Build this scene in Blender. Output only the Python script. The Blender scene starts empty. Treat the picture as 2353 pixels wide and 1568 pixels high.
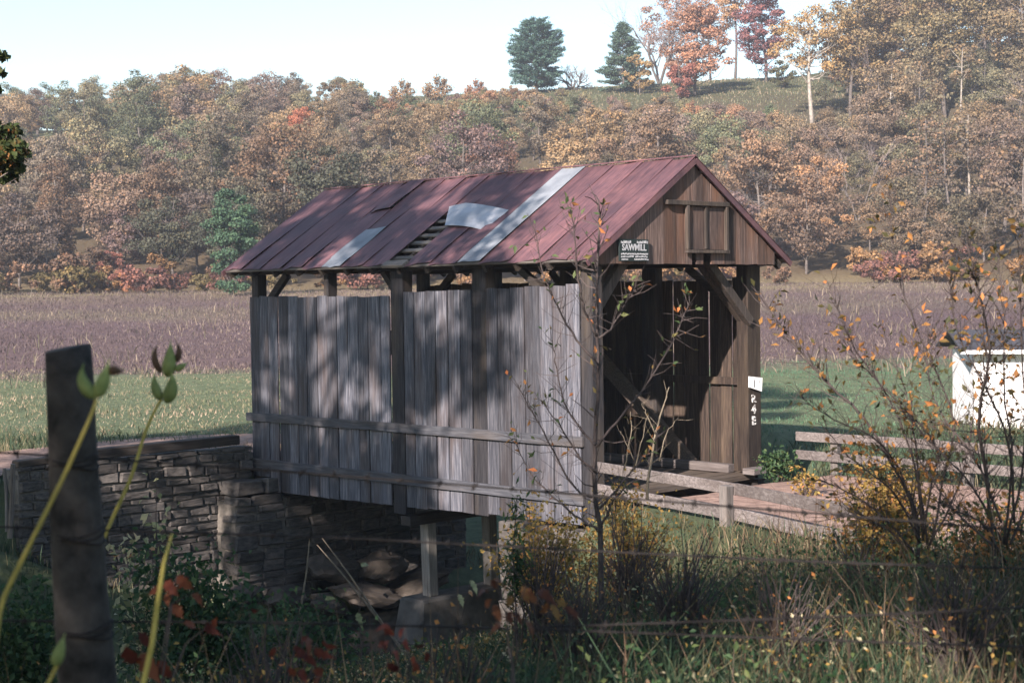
import bpy, math, random
import numpy as np
from mathutils import Vector, Matrix

random.seed(7)
RNG = np.random.default_rng(11)
scene = bpy.context.scene
C = scene.collection
R = math.radians

# ------------------------------------------------------------------ camera
F_PX, PITCH, ROLL, EYE = 3643.76, -0.0322, 0.0129, 2.9905      # measured on a 2352 x 1568 copy of the photo
PW, PH = 2352.0, 1568.0
_fw = np.array([0, math.cos(PITCH), math.sin(PITCH)])
_up = np.array([0, -math.sin(PITCH), math.cos(PITCH)])
_rt = np.array([1.0, 0, 0])
_cx = math.cos(ROLL) * _rt - math.sin(ROLL) * _up
_cy = math.sin(ROLL) * _rt + math.cos(ROLL) * _up
cam = bpy.data.cameras.new('camera')
cam_o = bpy.data.objects.new('camera', cam)
C.objects.link(cam_o)
M = Matrix(((_cx[0], _cy[0], -_fw[0], 0), (_cx[1], _cy[1], -_fw[1], 0), (_cx[2], _cy[2], -_fw[2], EYE), (0, 0, 0, 1)))
cam_o.matrix_world = M
cam.sensor_width = 36.0
cam.lens = 36.0 * F_PX / PW
cam.clip_start = 0.05
cam.clip_end = 3000
cam.dof.use_dof = True
cam.dof.focus_distance = 25.0
cam.dof.aperture_fstop = 4.8
scene.camera = cam_o

def px(u, v, Y):
    """world point at depth y = Y on the line of sight through a measured point of the photo"""
    a0, b0 = u - PW / 2, -(v - PH / 2)
    a = a0 * math.cos(ROLL) + b0 * math.sin(ROLL)
    b = -a0 * math.sin(ROLL) + b0 * math.cos(ROLL)
    r = _fw * F_PX + _up * b + _rt * a
    t = Y / r[1]
    return np.array([r[0] * t, Y, EYE + r[2] * t])

# ------------------------------------------------------------------ sky and sun
SUN_AZ, SUN_EL = R(180 + 26), R(27)
world = bpy.data.worlds.new('World')
scene.world = world
world.use_nodes = True
wn = world.node_tree.nodes
bg = wn['Background']
sky = wn.new('ShaderNodeTexSky')
sky.sky_type = 'NISHITA'
sky.sun_disc = False
sky.sun_elevation = SUN_EL
sky.sun_rotation = SUN_AZ
sky.altitude = 200
sky.air_density = 1.15
sky.dust_density = 0.5
sky.ozone_density = 1.2
world.node_tree.links.new(sky.outputs[0], bg.inputs[0])
bg.inputs[1].default_value = 0.08
sun = bpy.data.lights.new('sun', 'SUN')
sun.energy = 5.0
sun.angle = R(0.55)
sun.color = (1.0, 0.86, 0.79)
sun_o = bpy.data.objects.new('sun', sun)
C.objects.link(sun_o)
to_sun = Vector((math.sin(SUN_AZ) * math.cos(SUN_EL), math.cos(SUN_AZ) * math.cos(SUN_EL), math.sin(SUN_EL)))
sun_o.rotation_euler = to_sun.to_track_quat('Z', 'Y').to_euler()
sun_o.location = (-30, -40, 40)
vs = scene.view_settings
vs.view_transform = 'Standard'
vs.look = 'None'
vs.exposure = 1.6
vs.gamma = 1.0
vs.use_curve_mapping = False
scene.cycles.max_bounces = 6
scene.cycles.diffuse_bounces = 3
scene.cycles.transparent_max_bounces = 8
scene.cycles.volume_bounces = 1
scene.cycles.use_denoising = True

# ------------------------------------------------------------------ helpers
def tag(o, label=None, cat=None, group=None, kind=None):
    if label: o['label'] = label
    if cat: o['category'] = cat
    if group: o['group'] = group
    if kind: o['kind'] = kind
    return o

def empty(name, loc, rz=0.0):
    o = bpy.data.objects.new(name, None)
    o.location = tuple(loc)
    o.rotation_euler = (0, 0, rz)
    o.empty_display_size = 0.2
    C.objects.link(o)
    return o

def link(name, me, mat=None, parent=None, loc=None):
    o = bpy.data.objects.new(name, me)
    if mat is not None and not me.materials:
        me.materials.append(mat)
    C.objects.link(o)
    if parent is not None:
        o.parent = parent
    if loc is not None:
        o.location = tuple(loc)
    return o

class MB:
    """collects vertices and faces of one part"""
    def __init__(self):
        self.v, self.f = [], []
    def add(self, verts, faces):
        k = len(self.v)
        self.v += [tuple(map(float, p)) for p in verts]
        self.f += [tuple(k + i for i in q) for q in faces]
        return self
    def box(self, a, b):
        (x0, y0, z0), (x1, y1, z1) = a, b
        return self.add([(x0, y0, z0), (x1, y0, z0), (x1, y1, z0), (x0, y1, z0), (x0, y0, z1), (x1, y0, z1), (x1, y1, z1), (x0, y1, z1)],
                        [(0, 3, 2, 1), (4, 5, 6, 7), (0, 1, 5, 4), (1, 2, 6, 5), (2, 3, 7, 6), (3, 0, 4, 7)])
    def hexa(self, p8):
        return self.add(p8, [(0, 3, 2, 1), (4, 5, 6, 7), (0, 1, 5, 4), (1, 2, 6, 5), (2, 3, 7, 6), (3, 0, 4, 7)])
    def bar(self, p, q, wx, wy, side=None):
        """rectangular timber from p to q; wx across `side`, wy across the other way"""
        p, q = np.array(p, float), np.array(q, float)
        d = q - p; d /= np.linalg.norm(d)
        s = np.array(side if side is not None else ((0, 0, 1) if abs(d[2]) < .9 else (1, 0, 0)), float)
        s = s - d * (s @ d); s /= np.linalg.norm(s)
        t = np.cross(d, s)
        c = []
        for e in (p, q):
            for (i, j) in ((-1, -1), (1, -1), (1, 1), (-1, 1)):
                c.append(e + s * i * wx / 2 + t * j * wy / 2)
        return self.hexa(c)
    def tube(self, pts, rad, n=6, cap=True):
        pts = [np.array(p, float) for p in pts]
        k = len(self.v)
        prev = None
        for i, p in enumerate(pts):
            d = pts[min(i + 1, len(pts) - 1)] - pts[max(i - 1, 0)]
            d = d / (np.linalg.norm(d) + 1e-9)
            s = np.array((1, 0, 0)) if abs(d[0]) < .8 else np.array((0, 1, 0))
            if prev is not None: s = prev
            s = s - d * (s @ d); s /= np.linalg.norm(s); prev = s
            t = np.cross(d, s)
            r = rad[i] if hasattr(rad, '__len__') else rad
            for j in range(n):
                a = 2 * math.pi * j / n
                self.v.append(tuple(p + (s * math.cos(a) + t * math.sin(a)) * r))
        for i in range(len(pts) - 1):
            for j in range(n):
                a, b = k + i * n + j, k + i * n + (j + 1) % n
                self.f.append((a, b, b + n, a + n))
        if cap:
            self.f.append(tuple(k + j for j in range(n))[::-1])
            self.f.append(tuple(k + (len(pts) - 1) * n + j for j in range(n)))
        return self
    def mesh(self, name, smooth=False):
        me = bpy.data.meshes.new(name)
        me.from_pydata(self.v, [], self.f)
        if smooth:
            me.polygons.foreach_set('use_smooth', [True] * len(me.polygons))
        me.update()
        return me
    def build(self, name, mat, parent=None, smooth=False, bevel=0.0, loc=None):
        o = link(name, self.mesh(name, smooth), mat, parent, loc)
        if bevel > 0:
            b = o.modifiers.new('bevel', 'BEVEL'); b.width = bevel; b.segments = 1; b.limit_method = 'ANGLE'
        return o

def np_mesh(name, V, faces_n, rnd=None, smooth=False, extra=None):
    """V (n,3) points; faces_n (m,k) index array, all faces of one size"""
    me = bpy.data.meshes.new(name)
    V = np.asarray(V, np.float32); Fi = np.asarray(faces_n, np.int32)
    m, k = Fi.shape
    me.vertices.add(len(V)); me.vertices.foreach_set('co', V.ravel())
    me.loops.add(m * k); me.loops.foreach_set('vertex_index', Fi.ravel())
    me.polygons.add(m)
    me.polygons.foreach_set('loop_start', np.arange(0, m * k, k, dtype=np.int32))
    me.polygons.foreach_set('loop_total', np.full(m, k, np.int32))
    if smooth: me.polygons.foreach_set('use_smooth', np.ones(m, bool))
    if rnd is not None:
        at = me.attributes.new('rnd', 'FLOAT', 'POINT')
        at.data.foreach_set('value', np.asarray(rnd, np.float32))
    me.update(calc_edges=True)
    return me

def unit(a):
    return a / (np.linalg.norm(a, axis=-1, keepdims=True) + 1e-9)

def leaf_mesh(name, pos, axis, nrm, length, width, rnd, fold=0.15, parts=1):
    """pointed leaves, each two triangles folded along the midrib: base, sides, tip"""
    n = len(pos)
    ax = unit(np.asarray(axis, float)); nn = np.asarray(nrm, float)
    nn = unit(nn - ax * (nn * ax).sum(1, keepdims=True))
    sd = np.cross(ax, nn)
    L = np.broadcast_to(np.asarray(length, float), (n,))[:, None]
    Wd = np.broadcast_to(np.asarray(width, float), (n,))[:, None]
    b = pos
    t = pos + ax * L - nn * L * 0.12
    l = pos + ax * L * .45 + sd * Wd * .5 + nn * Wd * fold
    r = pos + ax * L * .45 - sd * Wd * .5 + nn * Wd * fold
    V = np.stack([b, l, t, r], 1).reshape(-1, 3)
    i = np.arange(n)[:, None] * 4
    Fc = np.concatenate([i + np.array([0, 3, 2]), i + np.array([0, 2, 1])], 0)
    return np_mesh(name, V, Fc, np.repeat(rnd, 4))

def blade_mesh(name, base, lean, height, width, rnd, rng):
    """grass blades: a bent tapering strip of two quads' worth of triangles"""
    n = len(base)
    az = rng.uniform(0, 2 * math.pi, n)
    sd = np.stack([np.cos(az), np.sin(az), np.zeros(n)], 1)
    h = height[:, None]; w = width[:, None]
    up = np.array([0, 0, 1.0])
    p1 = base + up * h * .5 + lean * h * .22
    p2 = base + up * h * .93 + lean * h * .75
    V = np.stack([base - sd * w * .5, base + sd * w * .5, p1 - sd * w * .42, p1 + sd * w * .42, p2], 1).reshape(-1, 3)
    i = np.arange(n)[:, None] * 5
    Fc = np.concatenate([i + np.array([0, 1, 3]), i + np.array([0, 3, 2]), i + np.array([2, 3, 4])], 0)
    return np_mesh(name, V, Fc, np.repeat(rnd, 5))

# ------------------------------------------------------------------ materials
def new_mat(name):
    m = bpy.data.materials.new(name); m.use_nodes = True
    nt = m.node_tree
    return m, nt, nt.nodes, nt.links, nt.nodes['Principled BSDF']

def ramp(nodes, stops, interp='LINEAR'):
    r = nodes.new('ShaderNodeValToRGB'); e = r.color_ramp.elements
    r.color_ramp.interpolation = interp
    while len(e) < len(stops): e.new(0.5)
    for k, (p, c) in enumerate(stops):
        e[k].position = p; e[k].color = (*c, 1)
    return r

def mixc(nodes, links, fac, a, b, mode='MIX'):
    m = nodes.new('ShaderNodeMix'); m.data_type = 'RGBA'; m.blend_type = mode
    for s, val in ((0, fac), (6, a), (7, b)):
        if hasattr(val, 'links'): links.new(val, m.inputs[s])
        elif s == 0: m.inputs[0].default_value = val
        else: m.inputs[s].default_value = (*val, 1)
    return m.outputs[2]

def mathn(nodes, links, op, a, b=0.0, clamp=False):
    m = nodes.new('ShaderNodeMath'); m.operation = op; m.use_clamp = clamp
    for s, val in ((0, a), (1, b)):
        if hasattr(val, 'links'): links.new(val, m.inputs[s])
        else: m.inputs[s].default_value = val
    return m.outputs[0]

def noise(nodes, links, vec, scale, detail=4, rough=.55, dist=0):
    n = nodes.new('ShaderNodeTexNoise'); n.inputs['Scale'].default_value = scale
    n.inputs['Detail'].default_value = detail; n.inputs['Roughness'].default_value = rough
    n.inputs['Distortion'].default_value = dist
    if vec is not None: links.new(vec, n.inputs['Vector'])
    return n.outputs['Fac']

def obj_coords(nodes, links, scale=(1, 1, 1), jitter=41.0):
    tc = nodes.new('ShaderNodeTexCoord'); oi = nodes.new('ShaderNodeObjectInfo')
    va = nodes.new('ShaderNodeVectorMath'); va.operation = 'SCALE'
    va.inputs[0].default_value = (jitter, jitter * .7, jitter * 1.3); links.new(oi.outputs['Random'], va.inputs['Scale'])
    ad = nodes.new('ShaderNodeVectorMath'); ad.operation = 'ADD'
    links.new(tc.outputs['Object'], ad.inputs[0]); links.new(va.outputs[0], ad.inputs[1])
    mp = nodes.new('ShaderNodeMapping'); mp.inputs['Scale'].default_value = scale
    links.new(ad.outputs[0], mp.inputs['Vector'])
    return mp.outputs[0], oi, tc

def wood(name, dark, mid, light, axis='z', tone=.35, rough=.85, stain=(.10, .075, .05), stain_amt=.4):
    m, nt, N, L, bs = new_mat(name)
    sc = {'x': (1.2, 22, 22), 'y': (22, 1.2, 22), 'z': (22, 22, 1.2)}[axis]
    vec, oi, tc = obj_coords(N, L, sc)
    g = noise(N, L, vec, 1.6, 8, .68, .25)
    cr = ramp(N, [(.28, dark), (.5, mid), (.72, light)]); L.new(g, cr.inputs[0])
    vec2, _, _ = obj_coords(N, L, tuple(s * .09 + .35 for s in sc), 17)
    g2 = noise(N, L, vec2, 1.3, 4, .6)
    st = ramp(N, [(.46, (0, 0, 0)), (.68, (1, 1, 1))]); L.new(g2, st.inputs[0])
    f = mathn(N, L, 'MULTIPLY', st.outputs[0], stain_amt)
    c = mixc(N, L, f, cr.outputs[0], stain)
    # fine drying cracks along the grain
    vec3, _, _ = obj_coords(N, L, tuple(s * 3 if s > 5 else .5 for s in sc), 23)
    g3 = noise(N, L, vec3, 1.0, 3, .5)
    ck = ramp(N, [(.30, (.35, .35, .35)), (.40, (1, 1, 1))]); L.new(g3, ck.inputs[0])
    c = mixc(N, L, .8, c, ck.outputs[0], 'MULTIPLY')
    tn = mathn(N, L, 'MULTIPLY_ADD', oi.outputs['Random'], tone); N[-1].inputs[2].default_value = 1 - tone * .55
    vm = N.new('ShaderNodeVectorMath'); vm.operation = 'SCALE'; L.new(c, vm.inputs[0]); L.new(tn, vm.inputs['Scale'])
    L.new(vm.outputs[0], bs.inputs['Base Color'])
    bs.inputs['Roughness'].default_value = rough
    bs.inputs['Specular IOR Level'].default_value = .25
    bp = N.new('ShaderNodeBump'); bp.inputs['Strength'].default_value = .5; bp.inputs['Distance'].default_value = .006
    L.new(g, bp.inputs['Height']); L.new(bp.outputs[0], bs.inputs['Normal'])
    return m

def plain(name, a, b, scale=4.0, rough=.8, metal=0.0, bump=.3, dist=.01, detail=6, spec=.3, tone=.25):
    m, nt, N, L, bs = new_mat(name)
    vec, oi, tc = obj_coords(N, L, (1, 1, 1))
    g = noise(N, L, vec, scale, detail, .62)
    cr = ramp(N, [(.32, a), (.68, b)]); L.new(g, cr.inputs[0])
    tn = mathn(N, L, 'MULTIPLY_ADD', oi.outputs['Random'], tone); N[-1].inputs[2].default_value = 1 - tone * .5
    vm = N.new('ShaderNodeVectorMath'); vm.operation = 'SCALE'; L.new(cr.outputs[0], vm.inputs[0]); L.new(tn, vm.inputs['Scale'])
    L.new(vm.outputs[0], bs.inputs['Base Color'])
    bs.inputs['Roughness'].default_value = rough; bs.inputs['Metallic'].default_value = metal
    bs.inputs['Specular IOR Level'].default_value = spec
    if bump:
        bp = N.new('ShaderNodeBump'); bp.inputs['Strength'].default_value = bump; bp.inputs['Distance'].default_value = dist
        L.new(g, bp.inputs['Height']); L.new(bp.outputs[0], bs.inputs['Normal'])
    return m

def leafmat(name, stops=None, trans=.35, obj_col=False, rough=.6):
    """leaf colour from a per-leaf random value; obj_col: tinted by the object's own colour"""
    m, nt, N, L, bs = new_mat(name)
    at = N.new('ShaderNodeAttribute'); at.attribute_name = 'rnd'
    if obj_col:
        oi = N.new('ShaderNodeObjectInfo')
        r = ramp(N, [(0, (.50, .52, .56)), (.45, (.9, .9, .88)), (.8, (1.15, 1.1, 1.0)), (1, (1.5, 1.25, 1.0))]); L.new(at.outputs['Fac'], r.inputs[0])
        col = mixc(N, L, 1.0, oi.outputs['Color'], r.outputs[0], 'MULTIPLY')
    else:
        r = ramp(N, stops); L.new(at.outputs['Fac'], r.inputs[0]); col = r.outputs[0]
    L.new(col, bs.inputs['Base Color']); bs.inputs['Roughness'].default_value = rough
    bs.inputs['Specular IOR Level'].default_value = .2
    tr = N.new('ShaderNodeBsdfTranslucent'); L.new(col, tr.inputs['Color'])
    mx = N.new('ShaderNodeMixShader'); mx.inputs[0].default_value = trans
    L.new(bs.outputs[0], mx.inputs[1]); L.new(tr.outputs[0], mx.inputs[2])
    L.new(mx.outputs[0], N['Material Output'].inputs['Surface'])
    return m

MAT = {}
MAT['siding'] = wood('weathered_siding', (.020, .022, .028), (.070, .074, .089), (.185, .184, .198), 'z', .85, stain=(.055, .040, .034), stain_amt=.7)
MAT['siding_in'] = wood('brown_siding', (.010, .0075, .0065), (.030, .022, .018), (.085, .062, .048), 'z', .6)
MAT['gable'] = wood('gable_boards', (.022, .017, .017), (.072, .051, .044), (.17, .125, .104), 'z', .85, stain=(.15, .078, .048), stain_amt=.6)
MAT['post'] = wood('dark_post_timber', (.008, .008, .010), (.020, .020, .023), (.052, .050, .053), 'z', .3)
MAT['rail'] = wood('grey_rail_timber', (.022, .024, .029), (.052, .055, .064), (.105, .108, .118), 'y', .25)
MAT['beam'] = wood('dark_beam_timber', (.010, .009, .008), (.026, .022, .020), (.06, .052, .045), 'y', .3)
MAT['beamx'] = wood('dark_cross_timber', (.010, .009, .008), (.026, .022, .020), (.06, .052, .045), 'x', .3)
MAT['lath'] = wood('roof_lath', (.05, .045, .04), (.12, .11, .10), (.2, .19, .17), 'y', .3)
MAT['trim'] = wood('gable_trim', (.016, .014, .013), (.045, .037, .032), (.10, .082, .07), 'z', .3)
MAT['guard'] = wood('guard_rail_wood', (.055, .048, .046), (.125, .11, .105), (.22, .20, .19), 'y', .35, stain=(.06, .048, .042), stain_amt=.6)
MAT['guardpost'] = wood('guard_post_wood', (.06, .055, .052), (.13, .118, .11), (.23, .21, .19), 'z', .25)
MAT['bent'] = wood('pale_support_timber', (.11, .10, .088), (.20, .185, .165), (.30, .28, .25), 'z', .2)
MAT['fence'] = plain('old_fence_post', (.010, .009, .0085), (.050, .045, .041), 13, .9, bump=.9, dist=.012, detail=9, tone=.02)
MAT['deck'] = wood('deck_planks', (.035, .028, .023), (.08, .064, .052), (.15, .122, .096), 'x', .3)
MAT['concrete'] = plain('footing_concrete', (.045, .043, .039), (.11, .103, .093), 3, .9)
MAT['stone'] = plain('abutment_stone', (.028, .027, .027), (.105, .095, .085), 3.2, .9, bump=.7, dist=.03, tone=.7)
MAT['slabstone'] = plain('creek_stone', (.03, .027, .023), (.10, .083, .068), 2.6, .9, bump=.7, dist=.03, tone=.4)  # brown rock of the fallen slabs, about as dark as the wall stone
MAT['core'] = plain('wall_mortar', (.07, .064, .055), (.16, .145, .125), 9, .95)
MAT['white'] = plain('white_paint', (.74, .73, .71), (.84, .83, .81), 2.5, .6, bump=.1, tone=.05)
MAT['grey_metal'] = plain('bare_metal', (.12, .135, .155), (.215, .235, .255), 2.2, .55, bump=.08, tone=.15)
MAT['shedroof'] = plain('shed_roofing', (.02, .02, .024), (.055, .055, .062), 5, .8)
MAT['sign'] = plain('sign_green_black', (.008, .014, .014), (.016, .026, .026), 8, .6, tone=.05)
MAT['letters'] = plain('sign_letters', (.26, .27, .29), (.42, .43, .44), 12, .7, tone=.05)
MAT['blackpaint'] = plain('black_paint', (.02, .02, .02), (.04, .035, .03), 6, .7, tone=.05)
MAT['wire'] = plain('rusty_wire', (.006, .005, .005), (.016, .013, .012), 30, .8)
MAT['bark'] = plain('bark', (.055, .047, .042), (.16, .14, .125), 7, .9, bump=.6, dist=.02, tone=.4)
MAT['palebark'] = plain('pale_bark', (.17, .15, .125), (.36, .33, .285), 3, .85)
MAT['twig'] = plain('dark_twig', (.028, .022, .022), (.075, .06, .055), 20, .85)
MAT['greytwig'] = plain('grey_twig', (.11, .09, .085), (.20, .165, .155), 8, .9)
MAT['paletwig'] = plain('pale_stem', (.09, .075, .055), (.19, .16, .115), 20, .8)
MAT['milkstem'] = plain('milkweed_stem', (.26, .22, .05), (.40, .33, .09), 20, .7)
MAT['pod'] = plain('milkweed_pod', (.11, .15, .045), (.21, .25, .085), 25, .75, bump=.5, dist=.002)
MAT['deadleaf'] = plain('dead_leaf', (.035, .022, .014), (.09, .05, .025), 20, .8)
MAT['water'] = plain('creek_water_surface', (.02, .022, .02), (.04, .042, .036), 2, .12, bump=.05, spec=.5)
MAT['forest'] = leafmat('forest_leaves', None, .3, True)
MAT['oakleaf'] = leafmat('oak_leaves', [(0, (.018, .030, .012)), (.6, (.045, .065, .02)), (.9, (.08, .075, .025)), (1, (.25, .12, .04))], .3)
MAT['appleleaf'] = leafmat('sapling_leaves', [(0, (.05, .085, .035)), (.55, (.10, .13, .05)), (.78, (.26, .15, .05)), (1, (.50, .17, .06))], .4)
MAT['hawleaf'] = leafmat('orange_leaves', [(0, (.045, .055, .025)), (.4, (.12, .095, .035)), (.65, (.34, .175, .055)), (1, (.55, .22, .075))], .45)
MAT['yellowleaf'] = leafmat('yellow_leaves', [(0, (.10, .10, .03)), (.4, (.24, .17, .05)), (.8, (.42, .27, .08)), (1, (.42, .17, .07))], .45)
MAT['redleaf'] = leafmat('red_leaves', [(0, (.05, .014, .012)), (.5, (.12, .030, .018)), (1, (.17, .060, .028))], .45)
MAT['orangeleaf'] = leafmat('dull_orange_leaves', [(0, (.075, .027, .018)), (.5, (.16, .066, .03)), (1, (.18, .11, .04))], .45)
MAT['paleleaf'] = leafmat('pale_leaves', [(0, (.12, .14, .06)), (.5, (.34, .34, .18)), (.85, (.50, .44, .28)), (1, (.45, .20, .10))], .4)
MAT['greenleaf'] = leafmat('green_leaves', [(0, (.018, .045, .02)), (.7, (.05, .095, .04)), (1, (.12, .15, .05))], .35)
MAT['tallgrass'] = leafmat('tall_grass_blades', [(0, (.018, .036, .020)), (.42, (.046, .080, .042)), (.62, (.095, .095, .05)), (.85, (.25, .20, .12)), (1, (.10, .055, .035))], .35)
MAT['lawn'] = leafmat('lawn_blades', [(0, (.055, .115, .068)), (.6, (.085, .165, .095)), (.9, (.16, .20, .115)), (1, (.26, .23, .15))], .3)
MAT['stubble'] = leafmat('stubble_blades', [(0, (.095, .118, .065)), (.4, (.15, .155, .09)), (.65, (.235, .19, .125)), (1, (.38, .29, .21))], .3)
MAT['weeds'] = leafmat('field_weed_stalks', [(0, (.062, .045, .047)), (.55, (.105, .079, .077)), (.85, (.15, .116, .10)), (1, (.25, .20, .155))], .25)
MAT['tanweeds'] = leafmat('tan_weed_stalks', [(0, (.095, .088, .058)), (.5, (.165, .138, .10)), (1, (.27, .22, .155))], .25)

def rust_mat():
    m, nt, N, L, bs = new_mat('rusted_roof_metal')
    vec, oi, tc = obj_coords(N, L, (1, 1, 1), 13)
    g = noise(N, L, vec, 1.4, 7, .65)
    cr = ramp(N, [(.3, (.066, .038, .047)), (.52, (.106, .056, .063)), (.75, (.165, .084, .086))]); L.new(g, cr.inputs[0])
    mp = N.new('ShaderNodeMapping'); mp.inputs['Scale'].default_value = (1.5, 9, 1.5); L.new(tc.outputs['Object'], mp.inputs[0])
    g2 = noise(N, L, mp.outputs[0], 2.2, 6, .7)
    st = ramp(N, [(.33, (.55, .56, .62)), (.66, (1.2, 1.12, 1.06))]); L.new(g2, st.inputs[0])
    c = mixc(N, L, .9, cr.outputs[0], st.outputs[0], 'MULTIPLY')
    mp2 = N.new('ShaderNodeMapping'); mp2.inputs['Scale'].default_value = (3.0, 7, 3.0); L.new(tc.outputs['Object'], mp2.inputs[0])
    g3 = noise(N, L, mp2.outputs[0], 2.6, 8, .75)
    fl = ramp(N, [(.66, (0, 0, 0)), (.72, (1, 1, 1))]); L.new(g3, fl.inputs[0])
    f = mathn(N, L, 'MULTIPLY', fl.outputs[0], .55)
    c = mixc(N, L, f, c, (.40, .38, .40))
    mp4 = N.new('ShaderNodeMapping'); mp4.inputs['Scale'].default_value = (.8, 26, .8); L.new(vec, mp4.inputs[0])
    g4 = noise(N, L, mp4.outputs[0], 1.0, 5, .6)
    dk = ramp(N, [(.36, (.62, .58, .58)), (.48, (1, 1, 1))]); L.new(g4, dk.inputs[0])
    c = mixc(N, L, .75, c, dk.outputs[0], 'MULTIPLY')
    tn = mathn(N, L, 'MULTIPLY_ADD', oi.outputs['Random'], .34); N[-1].inputs[2].default_value = .87
    vm = N.new('ShaderNodeVectorMath'); vm.operation = 'SCALE'; L.new(c, vm.inputs[0]); L.new(tn, vm.inputs['Scale'])
    L.new(vm.outputs[0], bs.inputs['Base Color'])
    bs.inputs['Roughness'].default_value = .62; bs.inputs['Specular IOR Level'].default_value = .35
    bp = N.new('ShaderNodeBump'); bp.inputs['Strength'].default_value = .25; bp.inputs['Distance'].default_value = .01
    L.new(g, bp.inputs['Height']); L.new(bp.outputs[0], bs.inputs['Normal'])
    return m
MAT['rust'] = rust_mat()

# ------------------------------------------------------------------ bridge frame of reference and ground height
OX, OY, HD = 1.0542, 23.2399, 0.7651
BL, BW = 8.55, 4.2
wv = np.array([math.cos(HD), math.sin(HD)]); lv = np.array([-math.sin(HD), math.cos(HD)])
def B(w, l, z=0.0):
    return np.array([OX + wv[0] * w + lv[0] * l, OY + wv[1] * w + lv[1] * l, z])
def sstep(a, b, x):
    t = np.clip((x - a) / (b - a), 0, 1); return t * t * (3 - 2 * t)

def vnoise(x, y, s, seed=0):
    """smooth value noise, numpy"""
    x = np.asarray(x, float) / s + seed * 17.3; y = np.asarray(y, float) / s - seed * 9.1
    xi, yi = np.floor(x), np.floor(y); fx, fy = x - xi, y - yi
    fx = fx * fx * (3 - 2 * fx); fy = fy * fy * (3 - 2 * fy)
    def h(i, j):
        v = np.sin(i * 127.1 + j * 311.7) * 43758.5453
        return v - np.floor(v)
    return (h(xi, yi) * (1 - fx) + h(xi + 1, yi) * fx) * (1 - fy) + (h(xi, yi + 1) * (1 - fx) + h(xi + 1, yi + 1) * fx) * fy

def crest_y(x):
    return 258 + 0 * x
def hill(x, y):
    amp = 33.5 * (0.80 + 0.12 * sstep(-42, -24, x) + 0.08 * np.clip((x + 24) / 61.0, 0, 1) + 0.16 * sstep(44, 75, x))
    t = np.clip((y - 132) / 126.0, 0, 1)
    prof = 0.55 * t + 0.45 * sstep(0, 1, t)
    far = 1 - 0.25 * sstep(262, 380, y)
    return 3.4 * sstep(50, 140, y) + amp * prof * far + 0.9 * (vnoise(x, y, 26, 3) - .5) * sstep(120, 160, y)

NL = np.array([-60, -30, -16, -12, -8.5, -6, -2.4, 0, 2.0, 3.2, 6.4, 7.6])
NZ = np.array([1.7, 1.5, 1.36, 1.0, .45, -.12, -1.3, -2.0, -2.7, -2.95, -2.95, -2.6])
def ground(x, y):
    x = np.asarray(x, float); y = np.asarray(y, float)
    w = (x - OX) * wv[0] + (y - OY) * wv[1]; l = (x - OX) * lv[0] + (y - OY) * lv[1]
    # creek channel, bending away up the valley behind the bridge
    shift = np.clip(w - 5.0, 0, 60) * 1.05
    lc = l - shift
    zn = np.interp(lc, NL, NZ)
    near_flat = -0.05
    # far side: level behind the abutment wall; bank in front of it rises to the left
    rise = sstep(-1.0, -7.0, w)
    zfront = -2.6 + 1.85 * rise
    z = np.where(lc > 6.4, np.minimum(0.0, -2.95 + (zfront + 2.95) * sstep(6.2, 7.7, lc)), zn)
    z = np.where((lc > 3.2) & (lc <= 6.4), -2.95 + rise * .9 * sstep(4.2, 7.6, lc), z)
    top = sstep(8.35, 8.75, lc)
    z = z * (1 - top) + near_flat * top
    # beyond the wing wall's left end the bank is a grassy slope
    slope = near_flat + (-2.9 - near_flat) * sstep(10.5, 3.5, lc) * sstep(-30, -9, w) * .8
    k = sstep(-5.2, -7.5, w) * (lc > 4.0)
    z = z * (1 - k) + slope * k
    # road embankment on the near side
    edge = -0.55 - 0.33 * np.clip(-l, 0, 9)
    up_ = sstep(edge - 1.6, edge + 0.1, w) * sstep(.1, -1.3, lc)
    zz = np.where(l < -5.8, np.maximum(z * .0 + near_flat, near_flat), near_flat)
    z = z * (1 - up_) + zz * up_
    # right of the road and behind the bridge: level lawn, channel fading out
    fade = sstep(15, 24, w)
    z = z * (1 - fade) + near_flat * fade
    z = z + hill(x, y)
    far = sstep(3, 9, np.abs(w - 2.1)) 
    z = z + (vnoise(x, y, 1.3, 1) - .5) * .10 * far + (vnoise(x, y, .45, 2) - .5) * .05 * far
    return z
def gz(x, y):
    return float(ground(np.array([x]), np.array([y]))[0])

def axis_lines(segs):
    out = []
    for a, b, n in segs:
        out += list(np.linspace(a, b, n, endpoint=False))
    return np.array(out + [segs[-1][1]])
gx = axis_lines([(-235, -70, 34), (-70, -16, 45), (-16, 16, 140), (16, 70, 45), (70, 235, 34)])
gy = axis_lines([(-55, -6, 20), (-6, 3, 14), (3, 40, 170), (40, 70, 60), (70, 280, 130), (280, 400, 30)])
GX, GY = np.meshgrid(gx, gy)
GZ = ground(GX, GY)
nx, ny = len(gx), len(gy)
idx = (np.arange(ny - 1)[:, None] * nx + np.arange(nx - 1)[None, :]).ravel()
gme = np_mesh('ground', np.stack([GX.ravel(), GY.ravel(), GZ.ravel()], 1), np.stack([idx, idx + 1, idx + nx + 1, idx + nx], 1), smooth=True)

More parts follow.
